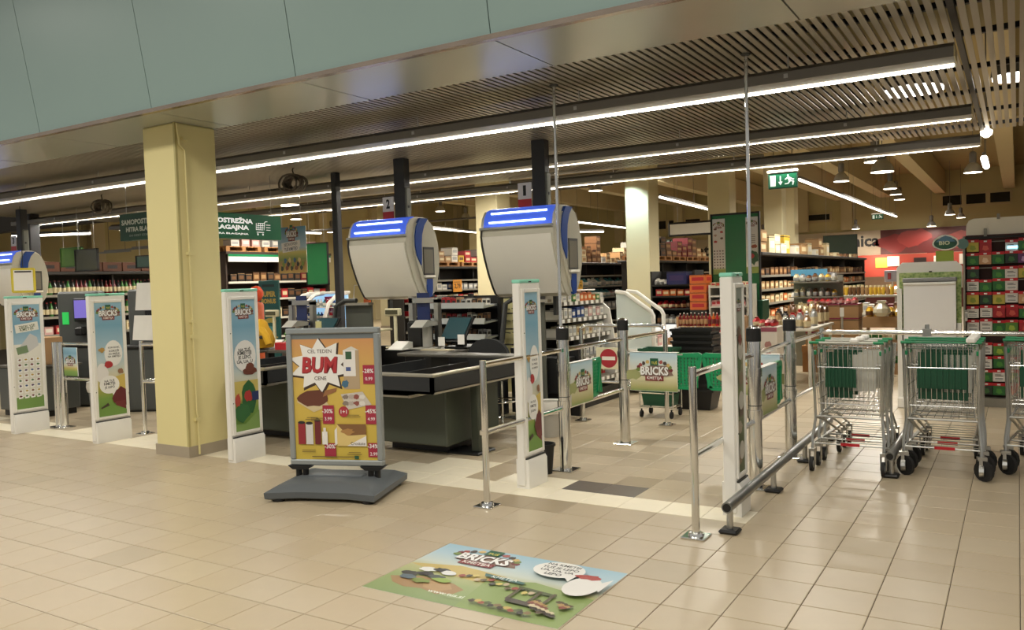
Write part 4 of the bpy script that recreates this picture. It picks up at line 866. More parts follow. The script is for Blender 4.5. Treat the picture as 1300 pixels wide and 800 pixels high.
def bag(col, w, dp, h, lab='white'):
    def f():
        m = MB(); n = 8; vs = []
        for z, s in ((0, .86), (h*.12, 1), (h*.55, 1.0), (h*.86, .78), (h*.88, .5), (h, .62)):
            vs += [(w/2*math.cos(2*PI*(j+.5)/n)*1.15*s, dp/2*math.sin(2*PI*(j+.5)/n)*1.15*(s if z < h*.8 else s*.5), z) for j in range(n)]
        fs = [(i*n+j, i*n+(j+1) % n, (i+1)*n+(j+1) % n, (i+1)*n+j) for i in range(5) for j in range(n)]+[tuple(range(n-1, -1, -1)), tuple(range(5*n, 6*n))]
        m.add(vs, fs, 0)
        for k in range(n): m.m[n+k] = 1
        return m.mesh('bag', [M(CN[col], .3, var=.1, scale=14), M(CN[lab], .4, var=.05)], smooth=40)
    return gmesh(('bag', col, w, dp, h, lab), f)
_O1 = 'first second third fourth fifth sixth seventh eighth ninth tenth eleventh twelfth thirteenth fourteenth fifteenth sixteenth seventeenth eighteenth nineteenth twentieth'.split()
def nth(k): return _O1[k-1] if k <= 20 else (('twenty-' if k < 30 else 'thirty-')+_O1[(k % 10)-1] if k % 10 else 'thirtieth')
COUNT = {}
def counted(noun_, place):
    COUNT[(noun_, place)] = COUNT.get((noun_, place), 0)+1; return nth(COUNT[(noun_, place)])
def put(me, name, label, cat, group, loc, rz=0):
    o = link(name, me, None, loc, rz); o['label'] = label; o['category'] = cat; o['group'] = group; return o
LABC = {'white': 'silver', 'cream': 'tan', 'tan': 'cream', 'brown': 'tan', 'dark': 'brown', 'red': 'cream', 'orange': 'cream', 'yellow': 'brown', 'teal': 'white', 'blue': 'white', 'green': 'cream', 'pink': 'white', 'maroon': 'tan', 'silver': 'white', 'purple': 'pink', 'navy': 'silver', 'pale green': 'white'}
def row(kind, cols, place, p0, p1, n, face=PI/2, size=None, jit=.012, stack=1, caps='white', lab=None, noun=None, mix=True):
    """n goods in a line from p0 to p1 (world); sizes and order vary a little; alike goods share label and group"""
    q = random.Random(hash_(place)); p0, p1 = Vector(p0), Vector(p1); seq = [cols[(k*len(cols))//n] for k in range(n)]
    if mix:
        for k in range(n//3): a, b = q.randrange(n), q.randrange(n); seq[a], seq[b] = seq[b], seq[a]
    for k in range(n):
        c = seq[k]; p = p0+(p1-p0)*((k+.5)/n); lb_ = lab or LABC[c]
        if lb_ == c: lb_ = LABC[c]
        if kind == 'pack': me, nm, cat, h = pack(c, *size, lab=lb_), noun or 'carton_pack', 'pack', size[2]
        elif kind == 'bottle': me, nm, cat, h = bottle(c, size[0], size[1], caps, lb_), noun or 'bottle', 'bottle', size[1]
        elif kind == 'jar': me, nm, cat, h = jar(c, size[0], size[1], caps), noun or 'jar', 'jar', size[1]
        else: me, nm, cat, h = bag(c, *size, lab=lb_), noun or 'filled_bag', 'bag', size[2]
        word = nm.replace('_', ' '); od = counted(c+word, place)
        f = q.uniform(.72, 1.0) if kind in ('pack', 'bag') else q.uniform(.9, 1.0)
        ns = stack if not isinstance(stack, (list, tuple)) else stack[k % len(stack)]
        for s_ in range(ns):
            lv = '' if ns == 1 else ('lower ' if s_ == 0 else 'topmost ' if s_ == ns-1 else 'middle ' if ns == 3 else 'inner ')
            if ns > 3 and 0 < s_ < ns-1: lv = nth(s_+1)+'-layer '
            lb = f'{od} {lv}{c} {word} from left {place}'
            o = put(me, nm, lb, cat, f'{c} {word}s {place}', (p.x+q.uniform(-jit, jit)*.3, p.y+q.uniform(-jit, jit)*.3, p.z+s_*(h*f+.0015)), face+q.uniform(-jit, jit)*2)
            o.scale = (q.uniform(.84, 1.0), q.uniform(.9, 1), f) if kind in ('pack', 'bag') else (1, 1, f)
def hash_(s): return sum((i+1)*ord(c) for i, c in enumerate(s)) % 100000

SHB = M('#26231f', .6, name='shelf_dark'); SHG = M('#8f8b7f', .4, .3, name='shelf_grey'); SHW = M('#cfcbbe', .45, name='shelf_white'); PLW = M('#a8784a', .8, var=.12, scale=8, name='pallet_wood')
def gondola(label, xf, y0, y1, levels, top, mat=SHB, lip=SHG, dep=.5, cat='shelving unit', bay=1.3, tops=True):
    t = thing('store_shelf', label, cat, (xf, (y0+y1)/2, 0)); xb = xf-dep
    part(t, 'back_panel', MB().box(xb, xb+.03, y0, y1, .02, top), mat)
    part(t, 'plinth', MB().box(xb+.03, xf, y0+.02, y1-.02, 0, .14), mat)
    n = max(1, round((y1-y0)/bay))
    for k in range(n+1):
        y = y0+(y1-y0)*k/n; part(t, 'upright', MB().box(xb+.03, xf-.02 if k in (0, n) else xf-.1, y-.02, y+.02, .14, top), mat)
    for z in levels: part(t, 'shelf', MB().box(xb+.03, xf, y0+.02, y1-.02, z-.03, z).box(xf, xf+.012, y0+.02, y1-.02, z-.04, z+.008, 1), [mat, lip])
    if tops: part(t, 'top_board', MB().cbox(xb-.1, xf+.05, y0-.05, y1+.05, top, top+.06, .008), mat)
    return t
def price_card(x, y, z, label, col='#e0b040', txt='11,99', wd=.22, h=.2):
    t = thing('price_card', label, 'price card', (x, y, z)); part(t, 'card', MB().box(x, x+.006, y-wd/2, y+wd/2, z, z+h), M(col, .5, name='price_card_paper'))
    d = Print((x+.0062, y-wd/2, z), (0, 1, 0), (0, 0, 1), (1, 0, 0), wd, h); d.text(txt, wd/2, h*.45, wd*.7, '#3a2a14', bold=.03); d.rect(wd*.1, h*.78, wd*.8, h*.84, '#7a5a20'); d.build(t); return t
def pallet(x, y, z, wx, wy, label):
    t = thing('wooden_pallet', label, 'pallet', (x, y, z)); m = MB()
    for k in range(5): m.box(x-wx/2, x+wx/2, y-wy/2+wy*k/5+.01, y-wy/2+wy*(k+1)/5-.01, z+.1, z+.125)
    part(t, 'deck', m, PLW); m = MB()
    for k in range(3):
        for j in range(3): m.box(x-wx/2+(wx-.1)*k/2, x-wx/2+(wx-.1)*k/2+.1, y-wy/2+(wy-.1)*j/2, y-wy/2+(wy-.1)*j/2+.1, z+.02, z+.1)
    part(t, 'block', m, PLW); m = MB()
    for k in range(3): m.box(x-wx/2+(wx-.1)*k/2, x-wx/2+(wx-.1)*k/2+.1, y-wy/2, y+wy/2, z, z+.02)
    part(t, 'runner', m, PLW)

# --- right gondola with cartons on top
PR = 'of long dark shelf'
gondola('long dark shelf with cartons on top running towards the meat wall', -4.3, 16.4, 29.4, (.42, .72, 1.02, 1.3, 1.58), 1.98, bay=3.25)
q = random.Random(5); y = 16.55; k = 0
NUM = ['first', 'second', 'third', 'fourth', 'fifth', 'sixth', 'seventh', 'eighth', 'ninth', 'tenth']
CB = [('tan', .34, .5, .22, 2), ('cream', .3, .42, .34, 1), ('cream', .26, .42, .2, 2), ('white', .4, .5, .22, 1), ('yellow', .3, .5, .42, 1), ('white', .3, .4, .2, 1), ('tan', .4, .5, .24, 1), ('tan', .36, .46, .28, 1), ('cream', .3, .4, .3, 1), ('white', .26, .3, .16, 1)]
while y < 23.2:
    c, dp, w_, h, n = CB[k % 10]
    od = counted(c+'carton', PR)
    for s_ in range(n): put(pack(c, w_, dp, h, 'cream' if c != 'cream' else 'white'), 'storage_carton', f'{od} {("lower ", "upper ")[s_] if n > 1 else ""}{c} carton from left on top {PR}', 'carton', f'{c} cartons on top {PR}', (-4.55+q.uniform(-.04, .08), y+w_/2, 2.041+s_*(h+.002)), PI/2+q.uniform(-.05, .05))
    y += w_+q.uniform(.03, .22); k += 1
row('pack', ['tan', 'brown', 'cream'], f'lying flat on top {PR}', (-4.55, 23.6, 2.041), (-4.55, 28.5, 2.041), 6, size=(.5, .4, .12))
for z, cols, nm, h in ((1.58, ['brown', 'dark', 'tan', 'dark'], 'second', .18), (1.3, ['tan', 'brown', 'cream', 'orange', 'brown'], 'third', .17), (1.02, ['cream', 'orange', 'tan', 'white', 'cream', 'yellow', 'pale green'], 'fourth', .18), (.72, ['orange', 'tan', 'cream', 'white', 'silver'], 'fifth', .18)):
    row('pack', cols, f'on the {nm} board {PR}', (-4.47, 16.55, z+.001), (-4.47, 29.2, z+.001), 34, size=(.3, .25, h), noun='food_pack')

# --- shelves with pallets behind the wide column
PB = 'of shelf right of column'
gondola('dark shelf with pallets on top right of the wide column', -8.8, 21.0, 27.2, (.4, .75, 1.1, 1.45, 1.75), 2.04, bay=2)
for k in range(5): pallet(-9.05, 21.7+1.2*k, 2.101, .6, 1.1, f'wooden pallet number {["one","two","three","four","five"][k]} from the column on the shelf right of it')
row('pack', ['dark', 'brown', 'maroon', 'brown', 'tan'], f'on the pallets {PB}', (-9.05, 21.3, 2.228), (-9.05, 26.8, 2.228), 12, size=(.42, .5, .2), stack=[3, 2, 3, 3, 2, 1])
row('bag', ['white', 'silver', 'white'], f'in the top row {PB}', (-8.97, 21.2, 1.451), (-8.97, 27, 1.451), 20, size=(.26, .25, .18))
row('pack', ['red', 'orange', 'maroon', 'dark'], f'in the middle row {PB}', (-8.97, 21.2, 1.101), (-8.97, 27, 1.101), 20, size=(.26, .25, .22))
row('bag', ['maroon', 'red', 'dark'], f'in the low row {PB}', (-8.97, 21.2, .751), (-8.97, 27, .751), 20, size=(.26, .25, .22))
# --- C
PC = 'of shelf left of column'
gondola('dark shelf with cartons on top behind the open chiller', -10.2, 19.0, 24.6, (.4, .75, 1.1, 1.42, 1.72), 2.02, bay=1.9)
row('pack', ['brown', 'tan', 'cream', 'brown', 'white', 'tan', 'cream', 'white'], f'on top {PC}', (-10.45, 19.2, 2.081), (-10.45, 24.3, 2.081), 16, size=(.28, .4, .19), stack=[1, 2, 1, 1, 2, 3, 2, 4])
row('bag', ['white', 'teal', 'white', 'teal', 'silver'], f'in the upper row {PC}', (-10.37, 19.2, 1.421), (-10.37, 24.4, 1.421), 18, size=(.26, .24, .25))
row('bag', ['white', 'pink', 'teal', 'white'], f'in the second row {PC}', (-10.37, 19.2, 1.101), (-10.37, 24.4, 1.101), 18, size=(.26, .24, .24))
row('pack', ['dark', 'red', 'silver', 'red'], f'in the third row {PC}', (-10.37, 19.2, .751), (-10.37, 24.4, .751), 18, size=(.26, .24, .22))
price_card(-10.15, 20.1, 1.3, 'yellow price card on the shelf left of the wide column', txt='11,99', wd=.36, h=.3)
# --- D
PD = 'of shelf between the dispensers'
gondola('dark shelf with pallets on top seen between the two dispensers', -13.4, 16.6, 21.6, (.4, .8, 1.15, 1.45, 1.72), 2.03, bay=1.7)
for k in range(4): pallet(-13.65, 17.3+1.2*k, 2.091, .6, 1.1, f'wooden pallet number {["one","two","three","four"][k]} along the shelf top between the two dispensers')
row('pack', ['yellow', 'brown', 'tan', 'white', 'silver', 'red', 'yellow', 'maroon'], f'on the pallets {PD}', (-13.62, 16.9, 2.218), (-13.62, 21.3, 2.218), 14, size=(.3, .4, .2), stack=[2, 1, 2, 1, 2, 1])
row('pack', ['silver', 'white', 'silver', 'blue'], f'in the upper row {PD}', (-13.57, 16.8, 1.451), (-13.57, 21.4, 1.451), 18, size=(.22, .22, .2))
row('pack', ['red', 'white', 'red', 'cream'], f'in the second row {PD}', (-13.57, 16.8, 1.151), (-13.57, 21.4, 1.151), 18, size=(.22, .22, .18))
row('pack', ['cream', 'red', 'silver'], f'in the third row {PD}', (-13.57, 16.8, .801), (-13.57, 21.4, .801), 18, size=(.22, .22, .18))
price_card(-13.35, 18.9, 1.38, 'large orange price card on the shelf between the dispensers', '#d08a2c', '2,79', .42, .34)
price_card(-13.35, 20.2, 1.48, 'small orange price card on the shelf between the dispensers', '#d9a03a', '1,49', .34, .18)
# --- E, wine shelf at the left
PE = 'of the wine shelf'
gondola('dark wine shelf with wooden crates on top left of the pillar', -16.0, 8.75, 12.0, (.5, .85, 1.2, 1.62), 2.02, bay=1.6)
for k in range(7):
    t = thing('wooden_crate', f'brown wooden crate with dark grip slots, number {["one","two","three","four","five","six","seven"][k]} from the left on the wine shelf', 'crate', (-16.2, 9.0+.44*k, 2.081)); y = 9.0+.44*k
    part(t, 'crate_body', MB().cbox(-16.4, -16.0, y-.21, y+.21, 2.081, 2.27, .006), M('#5a3420', .7, var=.12, scale=10, name='crate_wood')); part(t, 'grip_slot', MB().box(-16.001, -15.998, y-.11, y+.11, 2.14, 2.21), BLACK)
row('bottle', ['dark', 'maroon', 'green', 'dark'], f'in top row {PE}', (-16.13, 8.85, 1.621), (-16.13, 11.9, 1.621), 34, size=(.04, .3), caps='maroon', lab='cream')
row('bottle', ['dark', 'green', 'maroon'], f'in middle row {PE}', (-16.13, 8.85, 1.201), (-16.13, 11.9, 1.201), 34, size=(.04, .3), caps='red', lab='cream')
row('pack', ['pink', 'white', 'cream', 'red'], f'in low row {PE}', (-16.13, 8.85, .851), (-16.13, 11.9, .851), 14, size=(.2, .2, .22))
# --- F tall rack with green header, mid left
gondola('tall rack with a green edged header behind the hanging lettered sign', -15.0, 12.4, 15.6, (.5, .95, 1.4, 1.8), 2.42, mat=M('#3a2c24', .6, name='rack_brown'), lip=SHW, bay=1.6)
t = thing('shelf_header', 'white shelf header strip with green edge on the tall rack', 'header', (-14.93, 14, 2.3)); part(t, 'strip', MB().box(-14.96, -14.94, 12.4, 15.6, 2.25, 2.42), WHITE); part(t, 'green_edge', MB().box(-14.94, -14.935, 12.4, 15.6, 2.37, 2.42), GREEN)
for k in range(3): pallet(-15.25, 12.9+1.1*k, 2.481, .5, 1.0, f'orange wooden pallet {["nearest to the pillar","in the middle","farthest from the pillar"][k]} on the tall rack')
row('pack', ['pink', 'white', 'silver', 'white', 'pink'], 'on pallets of tall rack', (-15.25, 12.6, 2.61), (-15.25, 15.3, 2.61), 9, size=(.24, .3, .2))
t = thing('red_display_box', 'red display carton on the tall rack above the pillar edge', 'carton', (-15.25, 13.35, 2.81)); part(t, 'carton', MB().cbox(-15.4, -15.1, 13.2, 13.6, 2.812, 3.12, .005), RED); part(t, 'seal', MB().box(-15.1, -15.098, 13.35, 13.45, 2.86, 2.92).box(-15.1, -15.098, 13.35, 13.45, 3.0, 3.06), PINK if False else PAPER)
for z, cols in ((1.8, ['dark', 'brown', 'dark', 'maroon']), (1.4, ['silver', 'dark', 'red']), (.95, ['dark', 'cream', 'dark'])):
    row('pack', cols, f'on the {["upper","middle","lower"][int((1.9-z)/.4)]} board of tall rack', (-15.15, 12.5, z+.001), (-15.15, 15.5, z+.001), 14, size=(.2, .25, .24))

# --- hung boards left
def hung_board(x0, x1, y, z0, z1, label, frame, panel, zt=3.2, axis='x', rod=True, pr=None):
    t = thing('hanging_board', label, 'board', ((x0+x1)/2, y, z0)); fr = MB(); e = .02
    for a in ((x0, x1, z0, z0+e), (x0, x1, z1-e, z1), (x0, x0+e, z0, z1), (x1-e, x1, z0, z1)): fr.box(a[0], a[1], y-.02, y+.02, a[2], a[3])
    part(t, 'frame', fr, frame); part(t, 'panel', MB().box(x0+e, x1-e, y-.008, y+.008, z0+e, z1-e), panel)
    if rod: part(t, 'wire', MB().cyl((x0+.1, y, z1), (x0+.1, y, zt), .004, 4).cyl((x1-.1, y, z1), (x1-.1, y, zt), .004, 4), STEEL)
    return t
GP = M('#2a7646', .25, var=.06, scale=1, name='green_panel')
hung_board(-15.4, -14.7, 8.9, 2.14, 2.5, 'green printed hanging board beside the right dark post', M('#3c6a26', .5, name='board_edge'), M('#4f7f2a', .5, var=.15, scale=3, name='board_green'))
hung_board(-14.6, -13.9, 8.7, 2.03, 2.43, 'black framed dark glass hanging board left of the lettered sign', BLACK, M('#55584a', .2, var=.05, name='board_glass'))
hung_board(-13.1, -12.6, 8.9, 2.04, 2.26, 'small black framed grey-green hanging board below the lettered sign', BLACK, M('#4f6d62', .25, var=.05, name='board_glass_green'))
hung_board(-12.15, -11.55, 12.0, 1.66, 2.5, 'black framed green hanging board behind the farm banner', BLACK, GP, 6.0)
# farm picture banner
t = thing('farm_banner', 'colourful farm picture banner hung beside the thin dark ceiling post', 'banner', (-9.4, 9.0, 2.08)); part(t, 'sheet', MB().box(-9.7, -9.1, 9.0, 9.006, 1.84, 2.54), PAPER)
d = Print((-9.7, 8.9995, 1.84), (1, 0, 0), (0, 0, .7/.47), (0, -1, 0), .6, .47); d.V = d.V*(.7/.47); d.rect(0, 0, .6, .47, ramp_mat([(0, '#d9b24a'), (.2, '#b98a3c'), (.3, '#7f9a3a'), (.45, '#cdbf4a'), (.55, '#a9cbdc'), (1, '#4f94bd')]))
campaign_logo(d, .3, .39, .26); d.rect(.08, .25, .48, .32, '#e9e6da', .06); d.rect(.1, .22, .46, .26, '#e9e6da', .06)
for k, tx in enumerate(('SESTAVI SVOJO', 'TUŠ KMETIJO')): d.text(tx, .28, .29-.045*k, .28, '#4a5a6a', rot=.06, bold=.02)
for k in range(14): d.blob(.08+.034*k, .05+.04*(k % 3), .03, .025, ['#3a4a2a', '#7f9a2a', '#3a6a8a', '#8a4a2a', '#2a2a24', '#d9c06a'][k % 6], seed=k+50)
d.build(t); part(t, 'wire', MB().cyl((-9.6, 9.003, 2.54), (-9.6, 9.003, 3.21), .003, 4).cyl((-9.2, 9.003, 2.54), (-9.2, 9.003, 3.21), .003, 4), STEEL)

# --- things between pillar and sale poster stand
t = thing('promotion_banner', 'dark teal promotion panel with yellow lettering behind the third security pedestal', 'panel', (-9.93, 9.0, 0)); part(t, 'panel', MB().cbox(-10.15, -9.72, 8.98, 9.02, .3, 1.74, .006), M('#1f5a58', .4, var=.05, name='teal_print')); part(t, 'foot', MB().cbox(-10.15, -9.72, 8.85, 9.15, 0, .03, .008).box(-9.96, -9.9, 8.99, 9.01, .03, .3), DKGREY)
d = Print((-10.15, 8.9795, .3), (1, 0, 0), (0, 0, 1), (0, -1, 0), .43, 1.44); d.rect(.08, 1.34, .35, 1.38, '#162f2c'); d.text('SUPER', .215, 1.23, .32, '#d8b23a', bold=.05); d.text('BONUS', .215, 1.12, .32, '#d8b23a', bold=.05)
for k in range(5): d.blob(.2+.04*(k % 2), .95-.13*k, .14, .04, ['#2c8a86', '#b9a83a', '#3b9a9a', '#c9b04a', '#2c6a66'][k], seed=k+3)
d.build(t)
t = thing('balloon_column', 'orange display column topped by a red-orange balloon beside the teal panel', 'display', (-9.5, 8.2, 0)); part(t, 'column', MB().lathe([(.1, 0), (.11, .02), (.1, .5), (.1, 1.38), (.08, 1.42)], (-9.32, 8.2, 0), 12), M('#c2582a', .5, var=.3, scale=14, name='orange_print')); part(t, 'balloon', MB().lathe([(.01, 0), (.06, .03), (.1, .1), (.1, .16), (.06, .22), (.01, .24)], (-9.32, 8.2, 1.42), 14), M('#e2502a', .25, name='balloon_red'))
t = thing('display_fridge', 'glowing drinks cooler with curved white arms behind the sale poster stand', 'cooler', (-9.3, 9.6, 0)); x0, x1 = -9.75, -8.95
part(t, 'cabinet', MB().cbox(x0, x1, 9.25, 9.75, .02, .95, .02), M('#2b3138', .4, name='cooler_dark')); part(t, 'back_panel', MB().box(x0+.04, x1-.04, 9.7, 9.75, .95, 1.5), M('#8fb8dc', .4, emit=.9, name='cooler_light'))
for x in (x0+.03, x1-.03, (x0+x1)/2-.12): part(t, 'side_arm', MB().tube([(x, 9.22, .95), (x, 9.2, 1.15), (x, 9.3, 1.36), (x, 9.5, 1.49), (x, 9.74, 1.51)], .03, 8), WHITE)
part(t, 'top_bar', MB().cbox(x0, x1, 9.6, 9.76, 1.5, 1.54, .008), WHITE)
for z in (1.1, 1.3): part(t, 'shelf', MB().box(x0+.05, x1-.05, 9.4, 9.7, z-.012, z), SHW)
d = Print((-9.45, 9.6999, 1.16), (1, 0, 0), (0, 0, 1), (0, -1, 0), .22, .3); d.rect(0, 0, .22, .3, '#c21f5a'); [d.ell(.07+.08*(k % 2), .07+.08*(k//2), .03, .03, '#e8a0b8') for k in range(6)]; d.build(t)
for z, nm in ((.951, 'bottom'), (1.101, 'middle'), (1.301, 'top')): row('bottle', ['blue', 'white', 'teal', 'red', 'silver'], f'in the {nm} row of drinks cooler', (x0+.1, 9.52, z), (x1-.1, 9.52, z), 9, size=(.03, .13), caps='white', lab='white')
t = thing('plush_toy', 'yellow plush bundle on the counter behind the third security pedestal', 'plush toy', (-7.6, 6.75, .86))
m = MB().lathe([(.02, 0), (.15, .02), (.17, .1), (.14, .2), (.1, .27), (.08, .33), (.03, .37)], (-7.66, 6.75, .862), 14); part(t, 'body', m, M('#d9a82a', .9, var=.12, scale=14, bump=.4, name='plush_yellow'))
part(t, 'limb', MB().tube([(-7.62, 6.68, 1.08), (-7.5, 6.62, 1.1), (-7.4, 6.6, 1.02), (-7.36, 6.6, .93)], [.05, .05, .045, .04], 8), M('#d9a82a', .9, var=.12, scale=14, bump=.4, name='plush_yellow')); part(t, 'patch', MB().lathe([(.02, 0), (.03, .02), (.02, .04)], (-7.45, 6.57, 1.0), 8), BLACK)
t.location = Vector(t.location)+Vector((-.4, .39, 0))
bx = thing('display_ledge', 'grey ledge carrying the plush toy and red box beside the cash desk', 'ledge', (-7.55, 6.75, .5)); part(bx, 'top', MB().cbox(-8.35, -7.86, 6.9, 7.4, .83, .86, .008), DTOP); part(bx, 'leg', MB().box(-8.3, -8.24, 7.1, 7.2, 0, .83), DKGREY); part(bx, 'leg', MB().box(-7.96, -7.9, 7.1, 7.2, 0, .83), DKGREY)
t = thing('red_tray', 'red box with green herbs beside the yellow plush toy', 'box', (-7.15, 6.72, .861)); part(t, 'box', MB().cbox(-7.3, -7.02, 6.62, 6.82, .861, .95, .006), RED)
m = MB(); q = random.Random(8)
for k in range(40): a, r_ = q.uniform(0, 2*PI), q.uniform(.0, .1); x, y, z = -7.15+r_*math.cos(a), 6.72+r_*.7*math.sin(a), .94+q.uniform(0, .1); m.add([(x-.02, y, z), (x+.02, y-.01, z+.01), (x+.01, y+.01, z+.05)], [(0, 1, 2)])
o = part(t, 'herb_leaves', m, M('#4a8a2f', .6, name='herb_green'), smooth=0); o['kind'] = 'stuff'; t.location = Vector(t.location)+Vector((-.42, .42, 0))
t = thing('white_framed_sheet', 'white sheet in a thin red frame hung beside the thin dark ceiling post', 'sheet', (-11.6, 14.0, 1.7)); part(t, 'frame', MB().box(-12.0, -11.5, 14.0, 14.02, 1.72, 2.4), RED); part(t, 'sheet', MB().box(-11.98, -11.52, 13.99, 14.0, 1.74, 2.38), PAPER); part(t, 'wire', MB().cyl((-11.75, 14.01, 2.4), (-11.75, 14.01, 6.0), .004, 4), STEEL)

# --- wire rack with silver shelves behind the chair
t = thing('display_rack', 'black wire display rack with slanted silver shelves behind the cashier chair', 'rack', (-6.8, 9.9, 0))
for x in (-7.45, -6.75, -6.25): part(t, 'upright', MB().cbox(x-.035, x+.035, 9.85, 9.92, 0.0, 1.45, .006), BLACK)
part(t, 'back_mesh', MB().box(-7.45, -6.25, 9.93, 9.95, .1, 1.42), M('#1b1a19', .8, name='rack_back'))
for k, z in enumerate((.62, .84, 1.06, 1.28)):
    part(t, 'shelf', MB().prism([(9.5, z-.03), (9.49, z-.03), (9.52, z+.05), (9.535, z+.05), (9.53, z), (9.9, z+.02), (9.9, z)], 'x', -7.42, -6.28), ALU)
    part(t, 'side_prong', MB().cyl((-6.25, 9.88, z+.1), (-5.92, 9.88, z+.1), .012, 6).cyl((-5.96, 9.88, z+.1), (-5.96, 9.7, z+.11), .008, 5).cyl((-6.08, 9.88, z+.1), (-6.08, 9.7, z+.11), .008, 5), BLACK)
    row('pack', ['red', 'dark', 'red', 'silver', 'white', 'tan'] if k > 1 else ['tan', 'silver', 'dark'], f'on the {["lowest","second","third","top"][k]} shelf of wire rack', (-7.38, 9.7, z+.012), (-6.32, 9.7, z+.012), 12, face=0, size=(.075, .1, .12), lab='dark', noun='small_pack')
t = thing('peg_panel', 'pale yellow peg panel with black hooks right of the wire rack', 'panel', (-5.95, 10.05, 0)); part(t, 'panel', MB().cbox(-6.3, -5.75, 10.05, 10.08, .02, 1.55, .004), M('#d9d29a', .6, name='peg_panel_yellow'))
for k in range(5):
    for j in range(4): part(t, 'hook', MB().cyl((-6.2+.13*j, 10.05, .7+.17*k), (-6.2+.13*j, 9.9, .72+.17*k), .007, 5), BLACK)

# --- open chiller right of the gate post
t = thing('open_chiller', 'open chilled shelf unit with grey slanted boards behind the no-entry sign', 'chiller', (-4.9, 9.6, 0)); xf = -4.6
part(t, 'body', MB().box(xf-.75, xf-.65, 8.75, 10.2, .02, 1.42).box(xf-.75, xf, 8.75, 10.2, 0.0, .2), SHB)
part(t, 'side_frame', MB().prism([(xf-.7, .2), (xf-.05, .2), (xf-.0, .6), (xf-.1, 1.2), (xf-.35, 1.42), (xf-.7, 1.42)], 'y', 10.17, 10.2), WHITE)
for k, (z, dp) in enumerate(((.34, .62), (.62, .55), (.9, .5), (1.12, .46), (1.33, .42))):
    part(t, 'shelf', MB().box(xf-.66, xf-.66+dp+.05, 8.78, 10.17, z-.02, z).prism([(xf-.61+dp, z-.05), (xf-.6+dp, z-.05), (xf-.585+dp, z+.01), (xf-.6+dp, z+.01)], 'y', 8.78, 10.17), SHG)
    m = MB()
    for j in range(9): m.box(xf-.588+dp, xf-.584+dp, 8.85+.15*j, 8.93+.15*j, z-.045, z+.0)
    part(t, 'price_labels', m, PAPER)['kind'] = 'stuff'
    row('pack', [['brown', 'red', 'yellow'], ['dark', 'white', 'silver'], ['white', 'cream', 'white'], ['white', 'blue', 'white', 'pink'], ['white', 'white', 'orange', 'orange', 'green']][k], f'on the {["floor","second","third","fourth","top"][k]} board of open chiller', (xf-.25, 8.84, z+.001), (xf-.25, 10.12, z+.001), 11, size=(.1, .2, .14 if k < 4 else .1), noun='chilled_pack')
part(t, 'light_rail', MB().cbox(xf-.5, xf-.3, 8.75, 10.17, 1.45, 1.47, .005), SHW)
t = thing('glass_end_freezer', 'chest cooler with curved white rims and glass end panel left of the wide column', 'cooler', (-4.6, 11.2, 0)); xa, xb = -5.15, -4.25
part(t, 'chest', MB().cbox(xa, xb, 10.6, 11.7, .04, .62, .02), WHITE)
for yy in (10.62, 11.0):
    pts = [(xa+.35, yy, 1.42), (xa+.5, yy, 1.4), (xb-.22, yy, 1.27), (xb-.03, yy, 1.14), (xb, yy, 1.08), (xb, yy, .6)]
    part(t, 'rim', MB().tube(pts, .028, 8), WHITE)
part(t, 'glass_end', MB().prism([(xa+.35, .62), (xb, .62), (xb, 1.08), (xb-.2, 1.26), (xa+.5, 1.39), (xa+.35, 1.41)], 'y', 10.63, 10.638), M('#dfe8e6', .15, 0, var=0, trans=.45, name='cooler_glass'))
part(t, 'glow_panel', MB().box(xa+.1, xb-.05, 11.6, 11.64, .64, .9), M('#e8eef0', .4, emit=.5, name='cooler_glow'))  # glowing panel added for the bright white area low in the cooler
row('bag', ['white', 'blue', 'silver', 'white'], 'inside the chest cooler', (xa+.3, 10.9, .622), (xa+.3, 11.55, .622), 5, size=(.16, .3, .2), face=PI/2)
row('pack', ['pink', 'red', 'white'], 'along the chest cooler edge', (xb-.25, 11.05, .622), (xb-.25, 11.55, .622), 4, size=(.15, .2, .16))

# --- shopping baskets
BKB = M('#151515', .4, name='basket_black')
def basket_mesh(mat, w=.44, dp=.3, h=.24, z0=0):
    m = MB(); a, b = w/2, dp/2
    lo = [(-a*.82, -b*.8), (a*.82, -b*.8), (a*.82, b*.8), (-a*.82, b*.8)]; hi = [(-a, -b), (a, -b), (a, b), (-a, b)]
    vs = [(x, y, 0) for x, y in lo]+[(x, y, h) for x, y in hi]+[(x*1.05, y*1.06, h) for x, y in hi]+[(x*1.05, y*1.06, h-.03) for x, y in hi]+[(x*.97, y*.96, h-.006) for x, y in hi]+[(x*.97, y*.96, .012) for x, y in lo]
    fs = [(3, 2, 1, 0)]
    for j in range(4):
        k = (j+1) % 4; fs += [(j, k, 4+k, 4+j), (4+j, 4+k, 12+k, 12+j), (12+j, 12+k, 8+k, 8+j), (8+j, 8+k, 16+k, 16+j), (16+j, 16+k, 20+k, 20+j)]
    fs.append((20, 21, 22, 23)); m.add(vs, fs)
    return m.mesh('shopping_basket', mat, smooth=0)
ORD = ['first', 'second', 'third', 'fourth', 'fifth', 'sixth', 'seventh', 'eighth', 'ninth', 'tenth', 'lowest']
bme = basket_mesh(BKB, .5, .36, .25)
for k in range(11):
    lbl = f'{ORD[10-k]} black shopping basket of the tall stack by the swing gate, counted from its top'
    o = put(bme, 'shopping_basket', lbl, 'basket', 'stacked black shopping baskets', (-3.32+.004*((k*7) % 5-2), 9.66, .002+.072*k), 0)
    hd = part(o, 'handle', MB().tube([(-.22, .19, .245), (-.22, .2, .22), (.22, .2, .22), (.22, .19, .245)], .008, 5), BLACK); OFF[hd.name] = (0, 0, 0)
    hd.data = bpy.data.meshes.get('basket_handle') or hd.data; hd.data.name = 'basket_handle'
